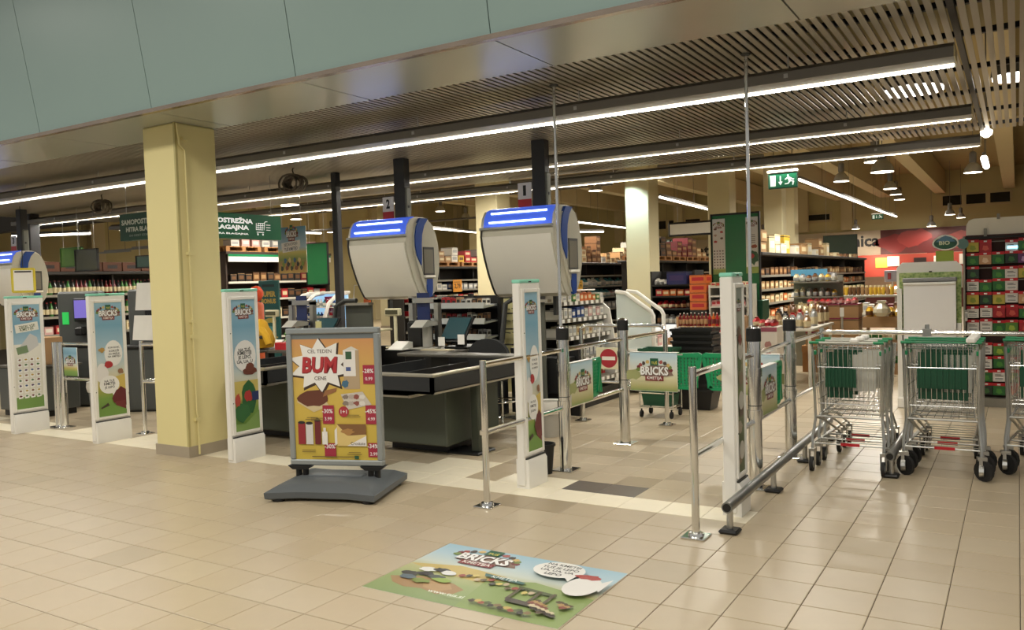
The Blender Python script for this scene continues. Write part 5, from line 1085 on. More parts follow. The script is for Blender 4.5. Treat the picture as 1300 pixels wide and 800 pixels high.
t = thing('basket_trolley', 'chrome basket trolley on castors behind the swing gate banner', 'basket trolley', (-3.52, 8.95, 0)); x0, x1, y0, y1 = -3.72, -3.32, 8.82, 9.1
m = MB()
for z in (.12, .28): m.tube([(x0, y0, z), (x1, y0, z), (x1, y1, z), (x0, y1, z)], .008, 6, closed=True)
for x in (x0, x1):
    for y in (y0, y1): m.tube([(x, y, .09), (x, y, .52)], .008, 6)
m.tube([(x0, y0, .5), (x1, y0, .5), (x1, y1, .5), (x0, y1, .5)], .008, 6, closed=True)
part(t, 'frame', m, CHROME)
for x in (x0+.02, x1-.02):
    for y in (y0, y1): part(t, 'castor', MB().cyl((x-.012, y, .04), (x+.012, y, .04), .04, 10).box(x-.006, x+.006, y-.01, y+.01, .05, .1), RUBBER)
gme = basket_mesh(DKGREEN, .4, .28, .27)
put(gme, 'shopping_basket', 'lower dark green shopping basket in the chrome basket trolley', 'basket', 'green shopping baskets', (-3.52, 8.96, .13))
put(gme, 'shopping_basket', 'upper dark green shopping basket in the chrome basket trolley', 'basket', 'green shopping baskets', (-3.52, 8.96, .52))
# ------------------------------------------------------------------ middle of the hall
t = thing('promotion_tower', 'tall green glass promotion tower with two narrow posters behind the security pedestal', 'display tower', (-3.8, 13.0, 0)); x0, x1 = -4.17, -3.43
part(t, 'base', MB().cbox(x0-.05, x1+.05, 12.95, 13.35, .02, 1.2, .01), DKGREEN)
fr = MB()
for a in ((x0-.02, x0, 1.2, 2.58), (x1, x1+.02, 1.2, 2.58), (x0, x1, 2.55, 2.58)): fr.box(a[0], a[1], 12.98, 13.03, a[2], a[3])
part(t, 'frame', fr, BLACK); part(t, 'panel', MB().box(x0, x1, 13.0, 13.012, 1.2, 2.55), GP)
part(t, 'panel_backing', MB().box(x0+.01, x1-.01, 13.013, 13.02, 1.2, 2.3), M('#1d7a40', .4, var=.03, name='panel_backing_green'))
for nm, pz, xx, ww in (('poster', 1, x0+.01, .2), ('poster', 2, x1-.2, .19)):
    s_ = part(t, nm, MB().box(xx, xx+ww, 12.99, 12.996, 1.62, 2.5), PAPER)
    d = Print((xx, 12.9895, 1.62), (1, 0, 0), (0, 0, 1), (0, -1, 0), ww, .88); d.rect(0, 0, ww, .88, ramp_mat([(0, '#8fa84a'), (.08, '#a9b84a'), (.12, '#e9e2cf'), (.7, '#e6e2da'), (1, '#d5dde0')])); campaign_logo(d, ww/2, .77, ww*.85)
    if pz == 1:
        for k in range(28): d.blob(.03+.045*(k % 4), .1+.045*(k//4), .012, .01, ['#5a4a3a', '#8a6a5a', '#3a3a3a'][k % 3], seed=k)
        for k in range(5): d.blob(.05+.1*(k % 2), .52+.05*k, .025, .018, ['#b9322c', '#6a4a3a', '#c0a08a'][k % 3], seed=k)
    else:
        d.lines(ww/2, .6, .12, 5, .03, '#8a8078'); d.blob(.13, .42, .05, .03, '#b5573a', seed=4); d.blob(.1, .24, .08, .11, '#2c5a30', seed=5); d.blob(.1, .27, .03, .035, '#c22a28', seed=6); d.rect(0, 0, ww, .1, '#a0b040')
    d.build(s_, 'poster_print')
t = thing('white_sign_board', 'black framed white sign board hung left of the promotion tower', 'sign', (-6.7, 20.0, 2.7)); part(t, 'frame', MB().cbox(-7.55, -6.2, 20.0, 20.04, 2.62, 2.98, .02), BLACK); part(t, 'face', MB().box(-7.5, -6.25, 19.992, 20.0, 2.67, 2.93), WHITE); part(t, 'wire', MB().cyl((-7.3, 20.02, 2.98), (-7.3, 20.02, 5.9), .005, 4), STEEL)
# promotion shelving in front of the tower
def promo(label, x0, x1, y0, y1, levels, top, mat=SHW):
    t = thing('promotion_shelf', label, 'shelving unit', ((x0+x1)/2, y0, 0))
    part(t, 'base', MB().box(x0, x1, y0, y1, 0, .12), mat); part(t, 'back_panel', MB().box(x0, x1, y1-.03, y1, .12, top), mat)
    for x in (x0, x1-.03): part(t, 'side_panel', MB().box(x, x+.03, y0+.05, y1, .12, top), mat)
    for z in levels: part(t, 'shelf', MB().box(x0+.03, x1-.03, y0, y1-.03, z-.025, z), mat)
    return t
promo('white promotion shelf of pale multipacks between the red display and the promotion tower', -4.02, -3.42, 12.25, 12.8, (.9, 1.14, 1.3, 1.44), 1.46)
for z, cols, h, nm in ((1.441, ['cream', 'tan'], .07, 'top'), (1.141, ['pink', 'white', 'pink'], .11, 'second'), (.901, ['white', 'pink'], .11, 'third')): row('pack', cols, f'on the {nm} board of white promotion shelf', (-3.98, 12.42, z), (-3.46, 12.42, z), 7, face=0, size=(.085, .24, h), lab='red', stack=1)
promo('brown carton display of red juice bottles before the promotion tower', -4.38, -3.38, 11.8, 12.15, (.86,), 1.0, CARD)
for z, nm in ((.861, 'upper'), (.6, None)):
    if nm: row('bottle', ['maroon', 'red', 'maroon', 'orange', 'maroon', 'maroon', 'red'], f'in the {nm} row of carton display', (-4.36, 11.9, z), (-3.4, 11.9, z), 17, face=0, size=(.026, .21), caps='white', lab='maroon')
t = thing('juice_carton', 'brown carton block in front of the red juice bottles, by the black baskets', 'carton', (-3.85, 11.6, 0)); part(t, 'carton', MB().cbox(-4.35, -3.4, 11.4, 11.78, .36, .72, .005), CARD); part(t, 'pallet_base', MB().cbox(-4.35, -3.4, 11.4, 11.78, 0, .355, .005), M('#c9c0ad', .7, name='pale_board'))
row('bottle', ['maroon', 'red'], 'on the brown carton block', (-4.3, 11.5, .722), (-3.45, 11.5, .722), 14, face=0, size=(.026, .16), caps='white', lab='white')
PD2 = 'of red display'
promo('dark display shelf with red and navy boxes right of the wide column', -5.1, -4.35, 12.6, 13.1, (.55, .85, 1.1, 1.3, 1.48), 1.7, SHB)
for k in range(4): put(pack('orange', .26, .28, .13, 'red'), 'display_carton', f'orange-red display carton, {nth(k+1)} from the bottom of the stack, left of the promotion tower', 'carton', 'orange-red stacked cartons', (-4.18, 12.42, 1.085+.135*k), 0)
t = thing('display_plinth', 'dark plinth under the orange-red carton stack', 'plinth', (-4.18, 12.42, 0)); part(t, 'plinth', MB().cbox(-4.31, -4.05, 12.27, 12.57, 0.0, 1.084, .006), SHB)
put(pack('navy', .32, .3, .2, 'purple'), 'display_carton', 'navy blue display carton '+PD2, 'carton', None or 'navy display cartons', (-4.62, 12.7, 1.481))
row('bag', ['white', 'silver'], 'on the top board '+PD2, (-5.05, 12.75, 1.481), (-4.8, 12.75, 1.481), 3, face=0, size=(.09, .2, .12))
row('pack', ['red', 'orange', 'orange'], 'on the fourth board '+PD2, (-5.02, 12.75, 1.301), (-4.42, 12.75, 1.301), 5, face=0, size=(.11, .2, .12))
row('bag', ['red', 'dark', 'maroon', 'red'], 'on the third board '+PD2, (-5.02, 12.75, 1.101), (-4.42, 12.75, 1.101), 6, face=0, size=(.1, .2, .15))
row('bag', ['silver', 'dark', 'silver'], 'on the second board '+PD2, (-5.02, 12.75, .851), (-4.42, 12.75, .851), 6, face=0, size=(.1, .2, .18))
row('pack', ['purple', 'dark', 'brown'], 'on the first board '+PD2, (-5.02, 12.75, .551), (-4.42, 12.75, .551), 5, face=0, size=(.11, .2, .2))
# bakery tables right of the tower
def table(label, x0, x1, y0, y1, h, mat=SHW):
    t = thing('goods_table', label, 'table', ((x0+x1)/2, (y0+y1)/2, 0)); part(t, 'top', MB().cbox(x0, x1, y0, y1, h-.04, h, .005), mat)
    for x in (x0+.03, x1-.07):
        for y in (y0+.03, y1-.07): part(t, 'leg', MB().box(x, x+.04, y, y+.04, 0, h-.04), mat)
    return t
t = thing('white_carton', 'white carton with red pictures standing behind the trolley lane post', 'carton', (-2.75, 10.9, 0)); part(t, 'carton', MB().cbox(-3.0, -2.62, 10.7, 11.1, .0, .92, .006), M('#d9cfc2', .6, name='white_carton_board'))
d = Print((-3.0, 10.6995, 0), (1, 0, 0), (0, 0, 1), (0, -1, 0), .38, .92); [d.blob(.1+.17*(k % 2), .55+.14*(k//2), .045, .05, '#b0746a', seed=k) for k in range(4)]; d.rect(0, .86, .38, .92, '#a6485a'); d.build(t)
row('bag', ['red', 'pink', 'maroon'], 'on top of the white picture carton', (-2.96, 10.9, .922), (-2.66, 10.9, .922), 4, face=0, size=(.07, .3, .12), lab='red')
table('pale goods table beside the promotion tower', -3.15, -2.45, 12.0, 13.6, .82)
for y, nm in ((12.15, 'front'), (12.6, 'second'), (13.1, 'third'), (13.45, 'back')):
    row('bag', [['tan', 'white', 'silver', 'cream'], ['dark', 'red', 'silver'], ['tan', 'cream', 'brown'], ['cream', 'silver', 'tan']][int(y*2) % 4], f'in the {nm} row on pale table', (-3.1, y, .822), (-2.5, y, .822), 6, face=0, size=(.1, .2, .2 + .12*(y-12)), lab='cream')
t = thing('tiered_stand', 'grey tiered stand of wrapped bread on the pale goods table', 'stand', (-2.85, 14.6, 0)); part(t, 'frame', MB().box(-3.3, -2.5, 14.7, 14.75, 0, 1.55), SHG)
for z in (.95, 1.2, 1.45): part(t, 'shelf', MB().box(-3.3, -2.5, 14.35, 14.7, z-.02, z), SHG); row('bag', ['cream', 'brown', 'silver', 'yellow'], f'on the {["lowest","middle","top"][round((z-.95)/.25)]} tier of bread stand', (-3.25, 14.5, z+.001), (-2.55, 14.5, z+.001), 7, face=0, size=(.09, .2, .15), lab='silver')
t = thing('blue_header_card', 'light blue header card above the tiered bread stand', 'header', (-2.9, 14.72, 1.56)); part(t, 'card', MB().box(-3.35, -2.75, 14.72, 14.74, 1.552, 1.66), M('#5f9fc4', .5, name='header_blue')); part(t, 'red_oval', MB().lathe([(.05, 0), (.05, .004)], (0, 0, 0), 12).shift(0, 0, 0), RED).location = (-2.95+2.9, -.004, .04)
row('pack', ['white', 'cream', 'white'], 'before the long dark shelf', (-3.5, 15.6, .36), (-3.0, 15.6, .36), 4, face=0, size=(.12, .3, .68), lab='cream')
table('low white bench under the tall white packs', -3.6, -2.95, 15.3, 15.9, .358)
# cartons of fruit
for xk in range(3):
    for z_ in range(3):
        x = -2.8+.27*xk; put(pack('tan', .262, .36, .2, 'tan'), 'fruit_carton', f'brown fruit carton, {["left","middle","right"][xk]} in the {["bottom","middle","top"][z_]} layer of the stack', 'carton', f'fruit cartons {["bottom","middle","top"][z_]} layer', (x, 14.0, .43+.222*z_), 0)
        e = link('edge_band', gmesh(('band',), lambda: MB().box(-.131, .131, -.182, .18, .2, .219).mesh('edge_band', M('#8a2a48', .5, name='magenta_print'))), [o for o in COL.objects][-1], (0, 0, 0))
        s2 = link('grip_slot', gmesh(('grip',), lambda: MB().box(-.06, .06, -.1815, -.18, .1, .13).mesh('grip_slot', BLACK)), e.parent, (0, 0, 0))
t = thing('wooden_pallet', 'low dark pallet base under the fruit cartons', 'pallet', (-2.5, 14, 0)); part(t, 'deck', MB().box(-2.98, -2.1, 13.75, 14.25, .33, .43), PLW); part(t, 'runner', MB().box(-2.98, -2.1, 13.8, 13.9, 0, .33), PLW); part(t, 'runner', MB().box(-2.98, -2.1, 14.1, 14.2, 0, .33), PLW)
row('bag', ['red', 'maroon', 'red'], 'on top of the fruit cartons', (-2.92, 13.95, 1.096), (-2.15, 13.95, 1.096), 8, face=0, size=(.08, .26, .1), lab='pink')
t = thing('price_stake', 'thin silver price stake before the fruit cartons', 'price stand', (-2.35, 13.7, 0)); part(t, 'stake', MB().cyl((-2.35, 13.7, .02), (-2.35, 13.7, .9), .016, 8), STEEL); part(t, 'foot', MB().lathe([(.1, 0), (.1, .02)], (-2.35, 13.7, 0), 12), DKGREY); part(t, 'card', MB().box(-2.38, -2.32, 13.69, 13.695, .9, 1.04), PAPER)
t = thing('brown_display', 'brown carton display of glass jars left of the white display stand', 'display', (-1.75, 14, 0))
for z in (.0, .36, .72): part(t, 'tray', MB().box(-2.07, -1.4, 13.8, 14.3, z, z+.17), CARD)
for x in (-2.07, -1.44): part(t, 'corner', MB().box(x, x+.04, 14.2, 14.3, .17, .9), CARD)
for z, nm in ((.171, 'lower'), (.531, 'middle')): row('jar', ['green', 'cream', 'green'], f'in the {nm} tray of brown display', (-2.0, 13.88, z), (-1.45, 13.88, z), 11, face=0, size=(.024, .15), caps='silver')
row('bag', ['yellow', 'yellow', 'pale green', 'cream', 'yellow'], 'on top of brown display', (-2.03, 13.95, .892), (-1.42, 13.95, .892), 6, face=0, size=(.1, .3, .16), lab='yellow')
t = thing('plastic_bag', 'clear crumpled plastic bag on the yellow packs', 'bag', (-1.8, 13.72, .9)); part(t, 'film', MB().lathe([(.07, 0), (.13, .06), (.12, .12), (.05, .2), (.07, .24)], (-1.78, 13.72, .9), 9), M('#e2dcc4', .2, var=.1, trans=.35, name='clear_film'), smooth=15)
t = table('long goods table with jars and grey price screens behind the fruit cartons', -3.3, -1.9, 16.9, 17.7, 1.14, SHG)
row('jar', ['yellow', 'brown', 'tan', 'yellow'], 'on the long goods table', (-3.25, 17.1, 1.142), (-2.0, 17.1, 1.142), 17, face=0, size=(.034, .2), caps='cream')
for x, lb in ((-3.2, 'left'), (-2.05, 'right')):
    t = thing('price_screen', f'grey price screen above the {lb} end of the long goods table', 'screen', (x, 17.3, 1.14)); part(t, 'screen', MB().cbox(x-.14, x+.14, 17.28, 17.31, 1.38, 1.6, .006), M('#8a8791', .4, name='screen_grey')); part(t, 'stem', MB().box(x-.01, x+.01, 17.3, 17.32, 1.14, 1.4), STEEL); part(t, 'panel', MB().box(x-.08, x-.02, 17.275, 17.28, 1.43, 1.55), MAROON)
row('bag', ['brown', 'yellow', 'orange'], 'at the far table end', (-2.3, 17.5, 1.142), (-1.95, 17.5, 1.142), 3, face=0, size=(.1, .2, .2))
t = table('low yellow goods table before the long dark shelf', -2.9, -1.6, 15.6, 16.2, .86)
row('pack', ['brown', 'yellow', 'white', 'yellow', 'maroon', 'brown'], 'on the low yellow goods table', (-2.85, 15.8, .862), (-1.65, 15.8, .862), 12, face=0, size=(.1, .25, .2))

# ------------------------------------------------------------------ white display stand with green leaf border
LEAF = bpy.data.materials.new('leaf_print'); LEAF.use_nodes = True; nt = LEAF.node_tree; vt = nt.nodes.new('ShaderNodeTexVoronoi'); vt.inputs['Scale'].default_value = 34; cr = nt.nodes.new('ShaderNodeValToRGB'); cr.color_ramp.elements[0].color = (*lin('#54802f'), 1); cr.color_ramp.elements[1].color = (*lin('#c3cf8a'), 1); tcn = nt.nodes.new('ShaderNodeTexCoord')
nt.links.new(tcn.outputs['Object'], vt.inputs['Vector']); nt.links.new(vt.outputs['Distance'], cr.inputs[0]); nt.links.new(cr.outputs[0], nt.nodes['Principled BSDF'].inputs['Base Color'])
t = thing('display_stand', 'white display stand with leafy green border and oval sign on top, behind the trolleys', 'display stand', (-.87, 10.6, 0))
x0, x1 = -1.2, -.545
hp = [(x0-.01, 1.38), (x1+.01, 1.38), (x1+.01, 1.62), (x1-.05, 1.68), (x0+.05, 1.68), (x0-.01, 1.62)]
part(t, 'header_panel', MB().prism(hp, 'y', 10.6, 10.63), WHITE)
part(t, 'leaf_border', MB().box(x0+.02, x1, 10.57, 10.6, 1.5, 1.56).box(x0+.02, x0+.07, 10.57, 10.6, .92, 1.5).box(x1-.05, x1, 10.57, 10.6, .98, 1.5), LEAF)
part(t, 'roll_cover', MB().cbox(x0+.06, x1-.04, 10.5, 10.6, 1.45, 1.5, .01), M('#8d8d8b', .4, name='roll_cover_grey')); part(t, 'roll_bar', MB().cyl((x0+.07, 10.5, 1.43), (x1-.05, 10.5, 1.43), .018, 10), WHITE)
part(t, 'front_sheet', MB().box(x0+.07, x1-.05, 10.5, 10.512, .55, 1.44), M('#f0edea', .5, var=.01, name='front_sheet_white'))
part(t, 'side_panel', MB().box(x0, x0+.05, 10.52, 10.66, 0, 1.38).box(x1-.04, x1, 10.52, 10.66, 0, .98), WHITE); part(t, 'base', MB().cbox(x0, x1, 10.45, 10.85, 0, .12, .01), WHITE); part(t, 'back_panel', MB().box(x0+.05, x1-.04, 10.6, 10.62, .12, 1.4), WHITE)
part(t, 'clip', MB().cyl((-.87, 10.59, 1.565), (-.84, 10.59, 1.565), .012, 8), BLACK)
ov = [(-.7+.135*math.cos(2*PI*k/24)*(1 if abs(math.sin(2*PI*k/24)) < .5 else .92), 1.88+.075*math.sin(2*PI*k/24)*(1.35 if math.sin(2*PI*k/24) > .3 else 1)) for k in range(24)]
o = part(t, 'oval_sign', MB().prism(ov, 'y', 10.6, 10.612), M('#dfe0d2', .5, name='sign_white')); d = Print((-.84, 10.5995, 1.8), (1, 0, 0), (0, 0, 1), (0, -1, 0), .28, .2)
d.ell(.14, .085, .118, .066, '#164a36', 24); d.poly([(.04, .1), (.09, .15), (.14, .17), (.2, .15), (.24, .1)], '#4d7f9a'); d.ell(.14, .06, .09, .03, '#1c5a38'); d.text('BIO', .13, .088, .11, '#d8dcae', height=.045, bold=.03); d.build(o, 'sign_print')
ov2 = [(.06*math.cos(2*PI*k/16)-.53, 1.87+.06*math.sin(2*PI*k/16)) for k in range(16)]
part(t, 'second_sign', MB().prism(ov2, 'y', 10.63, 10.64), M('#5c7a74', .5, name='sign_side')); part(t, 'sign_foot', MB().box(-.8, -.62, 10.605, 10.615, 1.67, 1.8), M('#93a53c', .5, name='sign_foot_green'))
row('pack', ['white', 'green', 'pale green', 'dark', 'white'], 'in the slot beside the seed rack', (-.5, 10.62, .3), (-.5, 10.62, 1.7), 1, face=0, size=(.03, .03, .14))

# ------------------------------------------------------------------ seed rack
t = thing('seed_rack', 'tall seed packet rack with a white rounded header at the right picture edge', 'rack', (.0, 10.9, 0)); x0, x1 = -.52, 1.25
hp = [(x0+.01, 1.97), (x1, 1.97), (x1, 2.16), (x0+.09, 2.16), (x0+.04, 2.14), (x0+.015, 2.09)]
part(t, 'header_board', MB().prism(hp, 'y', 10.92, 10.94), M('#efe8d6', .5, name='header_cream')); part(t, 'header_clip', MB().box(-.33, -.3, 10.88, 10.92, 1.93, 2.04), SHG); part(t, 'header_clip', MB().box(-.2, -.17, 10.88, 10.93, 2.14, 2.2), SHG)
part(t, 'back_panel', MB().box(x0, x1, 11.0, 11.03, .1, 1.97), M('#3a1f1a', .7, name='rack_back_brown')); part(t, 'frame', MB().box(x0-.02, x0+.0, 10.85, 11.03, 0, 1.96).box(x1, x1+.02, 10.85, 11.03, 0, 1.96).box(x0, x1, 10.85, 11.03, 0, .1), SHG)
part(t, 'top_frame', MB().box(x0, x1, 10.87, 10.92, 1.93, 1.95), BLACK); part(t, 'lamp', MB().box(-.1, .0, 10.9, 10.92, 1.8, 1.83), M('#9adcf4', .4, emit=2.5, name='rack_lamp'))
q = random.Random(17); zs = [1.77, 1.63, 1.47, 1.33, 1.18, 1.02, .86, .6, .44, .28, .14]
SEED = {'green': '#2f6a34', 'leaf': '#5b8a3a', 'red': '#a8232a', 'card': '#dcd6ce', 'purple': '#6a3a6a', 'yellow': '#c2b04a', 'peach': '#c99a72', 'dark': '#26382a'}
WORD = {'green': 'green seed packet', 'leaf': 'bright green seed packet', 'red': 'red seed packet', 'card': 'white printed seed packet', 'purple': 'purple flower seed packet', 'yellow': 'yellow seed packet', 'peach': 'peach coloured seed packet', 'dark': 'dark green seed packet'}
ROWN = ['topmost', 'second', 'third', 'fourth', 'fifth', 'sixth', 'seventh', 'eighth', 'ninth', 'tenth', 'lowest']
def seed_mesh(c):
    def f():
        m = MB().cbox(-.0615, .0615, -.008, .006, 0, .138, .003, 0).box(-.062, .062, -.0095, .0065, .106, .139, 1).box(-.016, .016, -.0105, -.0094, .113, .13, 2)
        if c == 'card': m.box(-.045, .045, -.0095, -.0079, .01, .05, 2).box(-.04, .04, -.0099, -.0094, .02, .026, 3).box(-.04, .04, -.0099, -.0094, .034, .04, 3).box(-.04, .04, -.0099, -.0079, .062, .068, 3).box(-.04, .02, -.0099, -.0079, .076, .082, 3)
        else: m.prism([(-.03, .03), (.0, .012), (.035, .03), (.02, .07), (-.02, .075)], 'y', -.0105, -.0079, 4)
        return m.mesh('seed_packet', [M(SEED[c], .35, var=.1, scale=20), RED, PAPER, DKGREY, M({'green': '#4f8f3a', 'leaf': '#a9c24a', 'red': '#d05a4a', 'purple': '#c7a0c9', 'yellow': '#8f9a3a', 'peach': '#e6c9a8', 'dark': '#3f6a38'}.get(c, '#888888'), .4, var=.08)], smooth=0)
    return gmesh(('seed', c), f)
RC = [['yellow', 'red', 'purple', 'card', 'green'], ['green', 'peach', 'green', 'dark', 'purple'], ['dark', 'green', 'green', 'card', 'yellow'], ['card', 'green', 'green', 'card', 'leaf'], ['yellow', 'dark', 'yellow', 'card', 'peach'], ['card', 'card', 'red', 'red', 'green'], ['card', 'card', 'green', 'leaf', 'red'], ['green', 'card', 'leaf', 'green', 'red'], ['leaf', 'card', 'green', 'card', 'yellow'], ['card', 'green', 'card', 'leaf', 'red'], ['red', 'dark', 'green', 'red', 'yellow']]
for r_, z in enumerate(zs):
    part(t, 'hook_bar', MB().box(x0, x1, 10.94, 10.955, z+.115, z+.125), SHG)
    for k in range(13):
        if q.random() < .08: continue
        c = RC[r_][k % 5]; put(seed_mesh(c), 'seed_packet', f'{counted(c, "seed"+str(r_))} {WORD[c]} from left in {ROWN[r_]} row of seed rack', 'seed packet', f'{WORD[c]}s, {ROWN[r_]} row', (x0+.075+.128*k+q.uniform(-.004, .004), 10.925, z+q.uniform(-.012, .01)), q.uniform(-.12, .12))

# ------------------------------------------------------------------ back wall: meat mural, lettering, counters
t = thing('meat_mural', 'long red meat picture frieze on the back wall', 'mural', (-2, 41.95, 2.4)); part(t, 'board', MB().box(-15.5, 6, 41.9, 41.99, 2.35, 3.5), M('#b9ab92', .6, name='frieze_grey'))
d = Print((-5.45, 41.899, 2.36), (1, 0, 0), (0, 0, 1), (0, -1, 0), 11, 1.13); d.rect(0, 0, 11, 1.13, '#5f1c18')
for k in range(12): d.blob(.6+k*.9, .5+.2*math.sin(k*2.1), .75, .42, ['#8a1510', '#9c241c', '#641210', '#a03a30', '#3c0f0e'][k % 5], seed=k+2)
d.build(t)
d = Print((-15.4, 41.899, 2.4), (1, 0, 0), (0, 0, 1), (0, -1, 0), 10, 1); d.text('delikatesa', 1.25, .55, 3.1, '#191613', bold=.03); d.text('mesnica', 8.7, .62, 2.4, '#191613', bold=.03); d.build(t, 'lettering')
t = thing('meat_counter', 'red lit meat counter wall under the meat frieze', 'counter', (-4, 41, 0)); part(t, 'rear_wall', MB().box(-6.9, 5, 41.4, 41.7, 0, 2.34), M('#a5402f', .6, var=.12, scale=2, name='meat_wall_red')); part(t, 'counter', MB().cbox(-6.5, 5, 39.2, 40.2, 0, 1.15, .03), M('#5a2018', .5, name='counter_maroon')); part(t, 'glass_front', MB().box(-6.5, 5, 39.1, 39.2, .8, 1.35), M('#a8886e', .15, var=.1, name='counter_glass'))
for k, (x, z, c) in enumerate(((-5.6, 1.75, '#d8b23a'), (-5.1, 1.8, '#e8e0d0'), (-4.0, 1.7, '#2a1a16'), (-3.2, 1.75, '#e8ded0'), (-2.2, 1.8, '#d8cfc0'), (-1.2, 1.75, '#c8b090'))): part(t, 'wall_card', MB().box(x, x+.5, 41.36, 41.4, z, z+.45), M(c, .5, name='wall_card'))
l = area('meat_counter_light', (-5.4, 40.6, 2.3), .8, .4, 30, (1, .75, .6)); l.rotation_euler = (math.radians(40), 0, 0)
hung_board(-5.72, -4.62, 30, 2.0, 2.87, 'dark green hanging board before the lettered frieze', BLACK, M('#2c3a30', .3, var=.05, name='board_dark_green'), 6.0)

# ------------------------------------------------------------------ lamps of the hall
BELL = M('#b4b4b2', .35, .6, var=.03, name='bell_aluminium'); GLOW = M('#fff2d8', .5, emit=9, name='lamp_glow'); DRK = M('#6a6660', .5, name='lamp_gear')
def bell(x, y, z, s=1.0):
    """z = lower rim"""
    r = thing('bell_lamp', '', 'ceiling lamp', (x, y, z), 0, None)
    part(r, 'shade', MB().lathe([(.225*s, 0), (.215*s, .03*s), (.19*s, .12*s), (.12*s, .22*s), (.07*s, .25*s), (.07*s, .26*s)], (x, y, z), 20), BELL, smooth=60)
    part(r, 'glowing_lens', MB().lathe([(.21*s, -.004), (.21*s, .004)], (x, y, z), 20), GLOW)
    l = area('bell_lamp_light', (x, y, z-.01), .38*s, .38*s, (150 if y < 34 else 45)*s); l.data.shape = 'DISK'
    part(r, 'ballast', MB().lathe([(.075*s, .26*s), (.085*s, .3*s), (.085*s, .5*s), (.05*s, .54*s)], (x, y, z), 12), DRK)
    part(r, 'cord', MB().cyl((x, y, z+.54*s), (x, y, 6.0), .01, 4), DRK)
    return r
BL = [(-8.58, 28.06, 4.5, .8, 'bell lamp left of the emergency exit sign, above the promotion tower'), (-4.14, 24.35, 4.1, .95, 'bell lamp right of the emergency exit sign, over the glowing tube'), (-2.28, 17.9, 3.55, 1.0, 'larger bell lamp under the beam right of the emergency exit sign, lower of two'), (-2.5, 18.6, 3.85, 1.0, 'larger bell lamp under the beam right of the emergency exit sign, upper of two'),
      (-3.72, 31.1, 4.4, 1, 'bell lamp nearest in the cluster of three below the beams'), (-4.1, 36.0, 4.6, 1, 'bell lamp in the middle of the cluster of three below the beams'), (-4.3, 39, 4.62, 1, 'bell lamp farthest in the cluster of three below the beams'), (-.93, 23.45, 3.95, .95, 'polished bell lamp left of the short bright tube'), (-3.25, 41.0, 3.5, .9, 'small bell lamp hung before the meat frieze'), (-2.35, 38.2, 3.8, .9, 'bell lamp in front of the strip window, left one'), (-2.05, 40.0, 3.75, .8, 'bell lamp in front of the strip window, right one'),
      (-6.3, 40.5, 3.55, .8, 'small bell lamp hung before the word on the frieze'), (-22.5, 21.8, 4.15, .95, 'bell lamp above the farm banner beside the thin post'), (-19.85, 27.09, 4.55, .9, 'bell lamp beyond the hanger post above the sale poster, nearer one'), (-20.5, 29.82, 4.45, .9, 'bell lamp beyond the hanger post above the sale poster, farther one'), (-16.2, 17.0, 3.75, .9, 'bell lamp above the thin dark ceiling post'), (-10.19, 24.0, 4.25, .9, 'bell lamp beside the top of the wide column'), (-11.2, 20.6, 4.2, .9, 'bell lamp just right of the hanger post nearest the wide column'), (-10.12, 21.2, 4.1, .9, 'bell lamp between thin chrome pole and the wide column'), (-9.93, 27.5, 5.2, .8, 'bell lamp high above the white sign board'), (-15.0, 35.5, 3.4, .8, 'small bell lamp beside the wide column over the cartons'), (-10.1, 39.0, 3.5, .8, 'small bell lamp right of the promotion tower'), (-24.2, 25.4, 3.9, .9, 'bell lamp at the top corner of the farm banner')]
b0 = None
for x, y, z, s, lb in BL: bell(x, y, z, s)['label'] = lb
TUBE = M('#fff6e6', .5, emit=7, name='tube_glow')
def tube_lamp(p0, p1, label, zt=5.99, r=.035):
    t = thing('tube_lamp', label, 'tube lamp', p0); part(t, 'tube', MB().cyl(p0, p1, r, 8), TUBE); a, b = Vector(p0), Vector(p1)
    dz = Vector((0, 0, r+.02)); part(t, 'housing', MB().tube([a+dz, b+dz], .05, 4), LAMPB)
    for f in (.2, .5, .9): p = a+(b-a)*f; part(t, 'wire', MB().cyl((p.x, p.y, p.z+.08), (p.x, p.y, zt), .006, 4), DRK)
tube_lamp((-4.76, 22.05, 4.0), (-4.68, 36.2, 4.0), 'long glowing tube lamp running from the emergency exit sign'); tube_lamp((-4.68, 36.7, 4.0), (-4.6, 40.5, 4.0), 'short far end tube lamp in line with the long glowing tube')
tube_lamp((-9.07, 23.4, 4.0), (-9.6, 31.0, 4.0), 'glowing tube lamp right of the wide column'); tube_lamp((-21.2, 28.3, 4.0), (-21.9, 34, 4.0), 'glowing tube lamp between the two dispensers', 5.19)
tube_lamp((-15.43, 30.66, 4.0), (-15.75, 37, 4.0), 'glowing tube lamp left of the wide column'); tube_lamp((-.62, 21.0, 4.0), (-.62, 22.6, 3.98), 'short bright tube lamp at the upper right, above the strip window', r=.07)
tube_lamp((-22, 16.0, 3.55), (-21, 21.5, 3.55), 'glowing tube lamp behind the lettered hanging sign', 5.19); tube_lamp((-23.4, 12.2, 3.28), (-21.4, 13.2, 3.28), 'glowing tube lamp right of the two dark posts', 5.19)
tube_lamp((-14.2, 26.0, 3.35), (-12.9, 27.6, 3.35), 'short tube lamp between column and white sign board', 5.99)
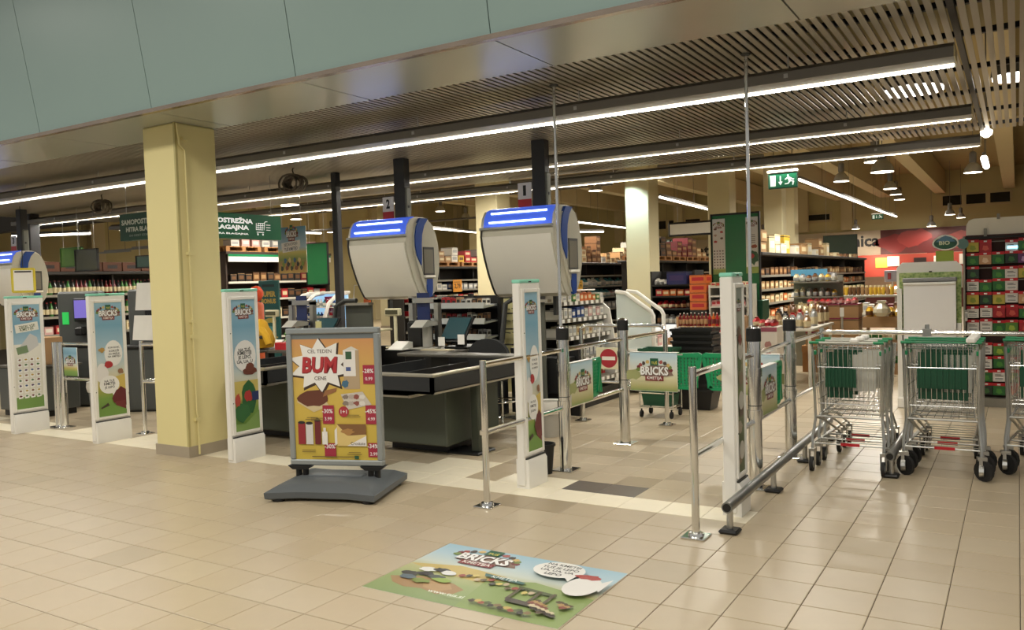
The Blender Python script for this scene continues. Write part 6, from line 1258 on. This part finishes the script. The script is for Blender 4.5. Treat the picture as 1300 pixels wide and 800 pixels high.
# ring of light above the slats
t = thing('round_lamp', 'round bright lamp shining through the ceiling slats near their right end', 'ceiling lamp', (-.97, 10.19, 3.6)); part(t, 'lens', MB().lathe([(.3, 0), (.3, .03)], (-.97, 10.19, 3.55), 24), M('#fff8ee', .5, emit=6, name='round_lamp_glow')); part(t, 'housing', MB().lathe([(.32, .03), (.3, .16), (.1, .22)], (-.97, 10.19, 3.55), 24), LAMPB); part(t, 'wire', MB().cyl((-.97, 10.19, 3.77), (-.97, 10.19, 4.4), .01, 4), DRK)
t = thing('round_lamp', 'round bright lamp behind the slats at the right picture edge', 'ceiling lamp', (-.02, 10.19, 3.6)); part(t, 'lens', MB().lathe([(.2, 0), (.2, .03)], (-.02, 10.19, 3.55), 24), M('#fff8ee', .5, emit=6, name='round_lamp_glow')); part(t, 'housing', MB().lathe([(.22, .03), (.2, .16), (.1, .22)], (-.02, 10.19, 3.55), 24), LAMPB); part(t, 'wire', MB().cyl((-.02, 10.19, 3.77), (-.02, 10.19, 4.4), .01, 4), DRK)
t = thing('spot_lamp', 'small bright spot lamp at the end of the third linear lamp', 'ceiling lamp', (-.33, 11.4, 3.2)); part(t, 'lens', MB().lathe([(.02, -.06), (.06, -.03), (.065, .02), (.02, .05)], (-.31, 11.42, 3.2), 12), GLOW); part(t, 'stem', MB().cyl((-.31, 11.42, 3.25), (-.31, 11.42, 4.4), .008, 6), DRK)
for k, (x, y, z) in enumerate(((-12.3, 12.6, 3.55), (-8.3, 13.6, 3.65), (-9.2, 13.2, 3.55), (-4.6, 14.6, 3.75), (-2.9, 13.4, 3.72), (-13.8, 13.2, 3.45))):
    t = thing('disc_lamp', f'{["second", "fourth", "third", "fifth", "sixth", "first"][k]} flat glowing disc lamp from the left behind the slatted ceiling edge', 'ceiling lamp', (x, y, z), 0, 'disc lamps behind the slat edge'); part(t, 'disc', MB().lathe([(.2, 0), (.2, .02)], (x, y, z), 18), GLOW); area('disc_lamp_light', (x, y, z-.005), .38, .38, 70).data.shape = 'DISK'; part(t, 'cap', MB().lathe([(.21, .02), (.18, .09), (.05, .12)], (x, y, z), 18), BELL); part(t, 'cord', MB().cyl((x, y, z+.12), (x, y, 6), .008, 4), DRK)
sp = bpy.data.lights.new('column_spot', 'SPOT'); sp.energy = 170; sp.color = (.62, .86, 1); sp.spot_size = math.radians(110); sp.spot_blend = .6; sp.shadow_soft_size = .12
so_ = bpy.data.objects.new('column_spot', sp); COL.objects.link(so_); so_.location = (-7.2, 16.45, 3.72); so_.rotation_euler = (math.radians(14), 0, 0)
t = thing('wall_washer', 'round lamp washing the wide column with cold light', 'ceiling lamp', (-7.2, 16.45, 3.78)); part(t, 'housing', MB().lathe([(.16, 0), (.15, .12), (.05, .16)], (-7.2, 16.45, 3.78), 16), BELL); part(t, 'cord', MB().cyl((-7.2, 16.45, 3.94), (-7.2, 16.45, 6), .008, 4), DRK)
# pipes under the roof
for k, (x0, x1, y, z) in enumerate(((-20, -5.0, 19.5, 4.35), (-26, -12, 26.5, 4.9), (-26, -14, 22.0, 3.7))):
    single('ceiling_pipe', MB().cyl((x0, y, z), (x1, y, z), .035, 8), DRK, ['dark pipe crossing in front of the columns by the exit sign', 'dark pipe crossing high above the sale poster dispenser', 'dark pipe crossing behind the farm banner'][k], 'pipe', ((x0+x1)/2, y, z))
for k in range(4):
    t = thing('hung_rail', f'grey horizontal rail {["lowest", "second", "third", "topmost"][k]} of four behind the lettered sign', 'rail', (-19.3, 12.2+.8*k, 2.6)); y, z = 12.2+.8*k, 2.62+.11*k
    part(t, 'bar', MB().box(-20.5, -18.2, y, y+.04, z, z+.04), SHG)
    for x in (-20.3, -18.4): part(t, 'wire', MB().cyl((x, y+.02, z+.04), (x, y+.02, 6), .006, 4), DRK)
# exit signs
def exit_sign(x0, x1, y, z0, z1, label, zt):
    t = thing('exit_sign', label, 'exit sign', ((x0+x1)/2, y, z0)); wd, h = x1-x0, z1-z0
    part(t, 'case', MB().cbox(x0-.01, x1+.01, y, y+.05, z0-.01, z1+.005, .006), M('#16372a', .5, name='exit_case')); part(t, 'light_bar', MB().cbox(x0-.02, x1+.02, y-.01, y+.07, z1+.01, z1+.045, .006), WHITE)
    part(t, 'stem', MB().cyl((x0+.06, y+.03, z1+.04), (x0+.06, y+.03, zt), .006, 4), DRK); part(t, 'stem', MB().cyl((x1-.06, y+.03, z1+.04), (x1-.06, y+.03, zt), .006, 4), DRK)
    d = Print((x0, y-.0004, z0), (1, 0, 0), (0, 0, 1), (0, -1, 0), wd, h); G_, W_ = M('#0b5a3c', .4, emit=.03, name='exit_green'), M('#dfeee6', .4, emit=.2, name='exit_white')
    d.rect(0, 0, wd, h, G_); d.rect(wd*.05, h*.12, wd*.25, h*.88, W_); d.rect(wd*.4, h*.4, wd*.44, h*.82, W_); d.poly([(wd*.34, h*.42), (wd*.5, h*.42), (wd*.42, h*.16)], W_)
    d.ell(wd*.7, h*.82, wd*.035, h*.08, W_); d.poly([(wd*.68, h*.72), (wd*.77, h*.72), (wd*.8, h*.42), (wd*.72, h*.4)], W_); d.poly([(wd*.68, h*.72), (wd*.58, h*.58), (wd*.6, h*.52), (wd*.7, h*.64)], W_); d.poly([(wd*.77, h*.7), (wd*.88, h*.56), (wd*.93, h*.6), (wd*.91, h*.5), (wd*.87, h*.49), (wd*.76, h*.6)], W_)
    d.poly([(wd*.73, h*.42), (wd*.69, h*.3), (wd*.58, h*.28), (wd*.58, h*.2), (wd*.72, h*.22), (wd*.79, h*.4)], W_); d.poly([(wd*.77, h*.42), (wd*.86, h*.36), (wd*.84, h*.12), (wd*.89, h*.12), (wd*.92, h*.4), (wd*.79, h*.48)], W_); d.build(t, 'pictogram')
exit_sign(-2.81, -2.455, 11.2, 2.73, 2.916, 'green emergency exit sign with running figure hung under the slat edge', 3.22)
exit_sign(-4.85, -4.45, 35.0, 3.62, 3.8, 'small far green emergency exit sign below the glowing tube', 5.99)
exit_sign(-15.9, -15.2, 41.8, 3.3, 3.6, 'tiny far green exit sign over the stacked brown cartons', 5.99)
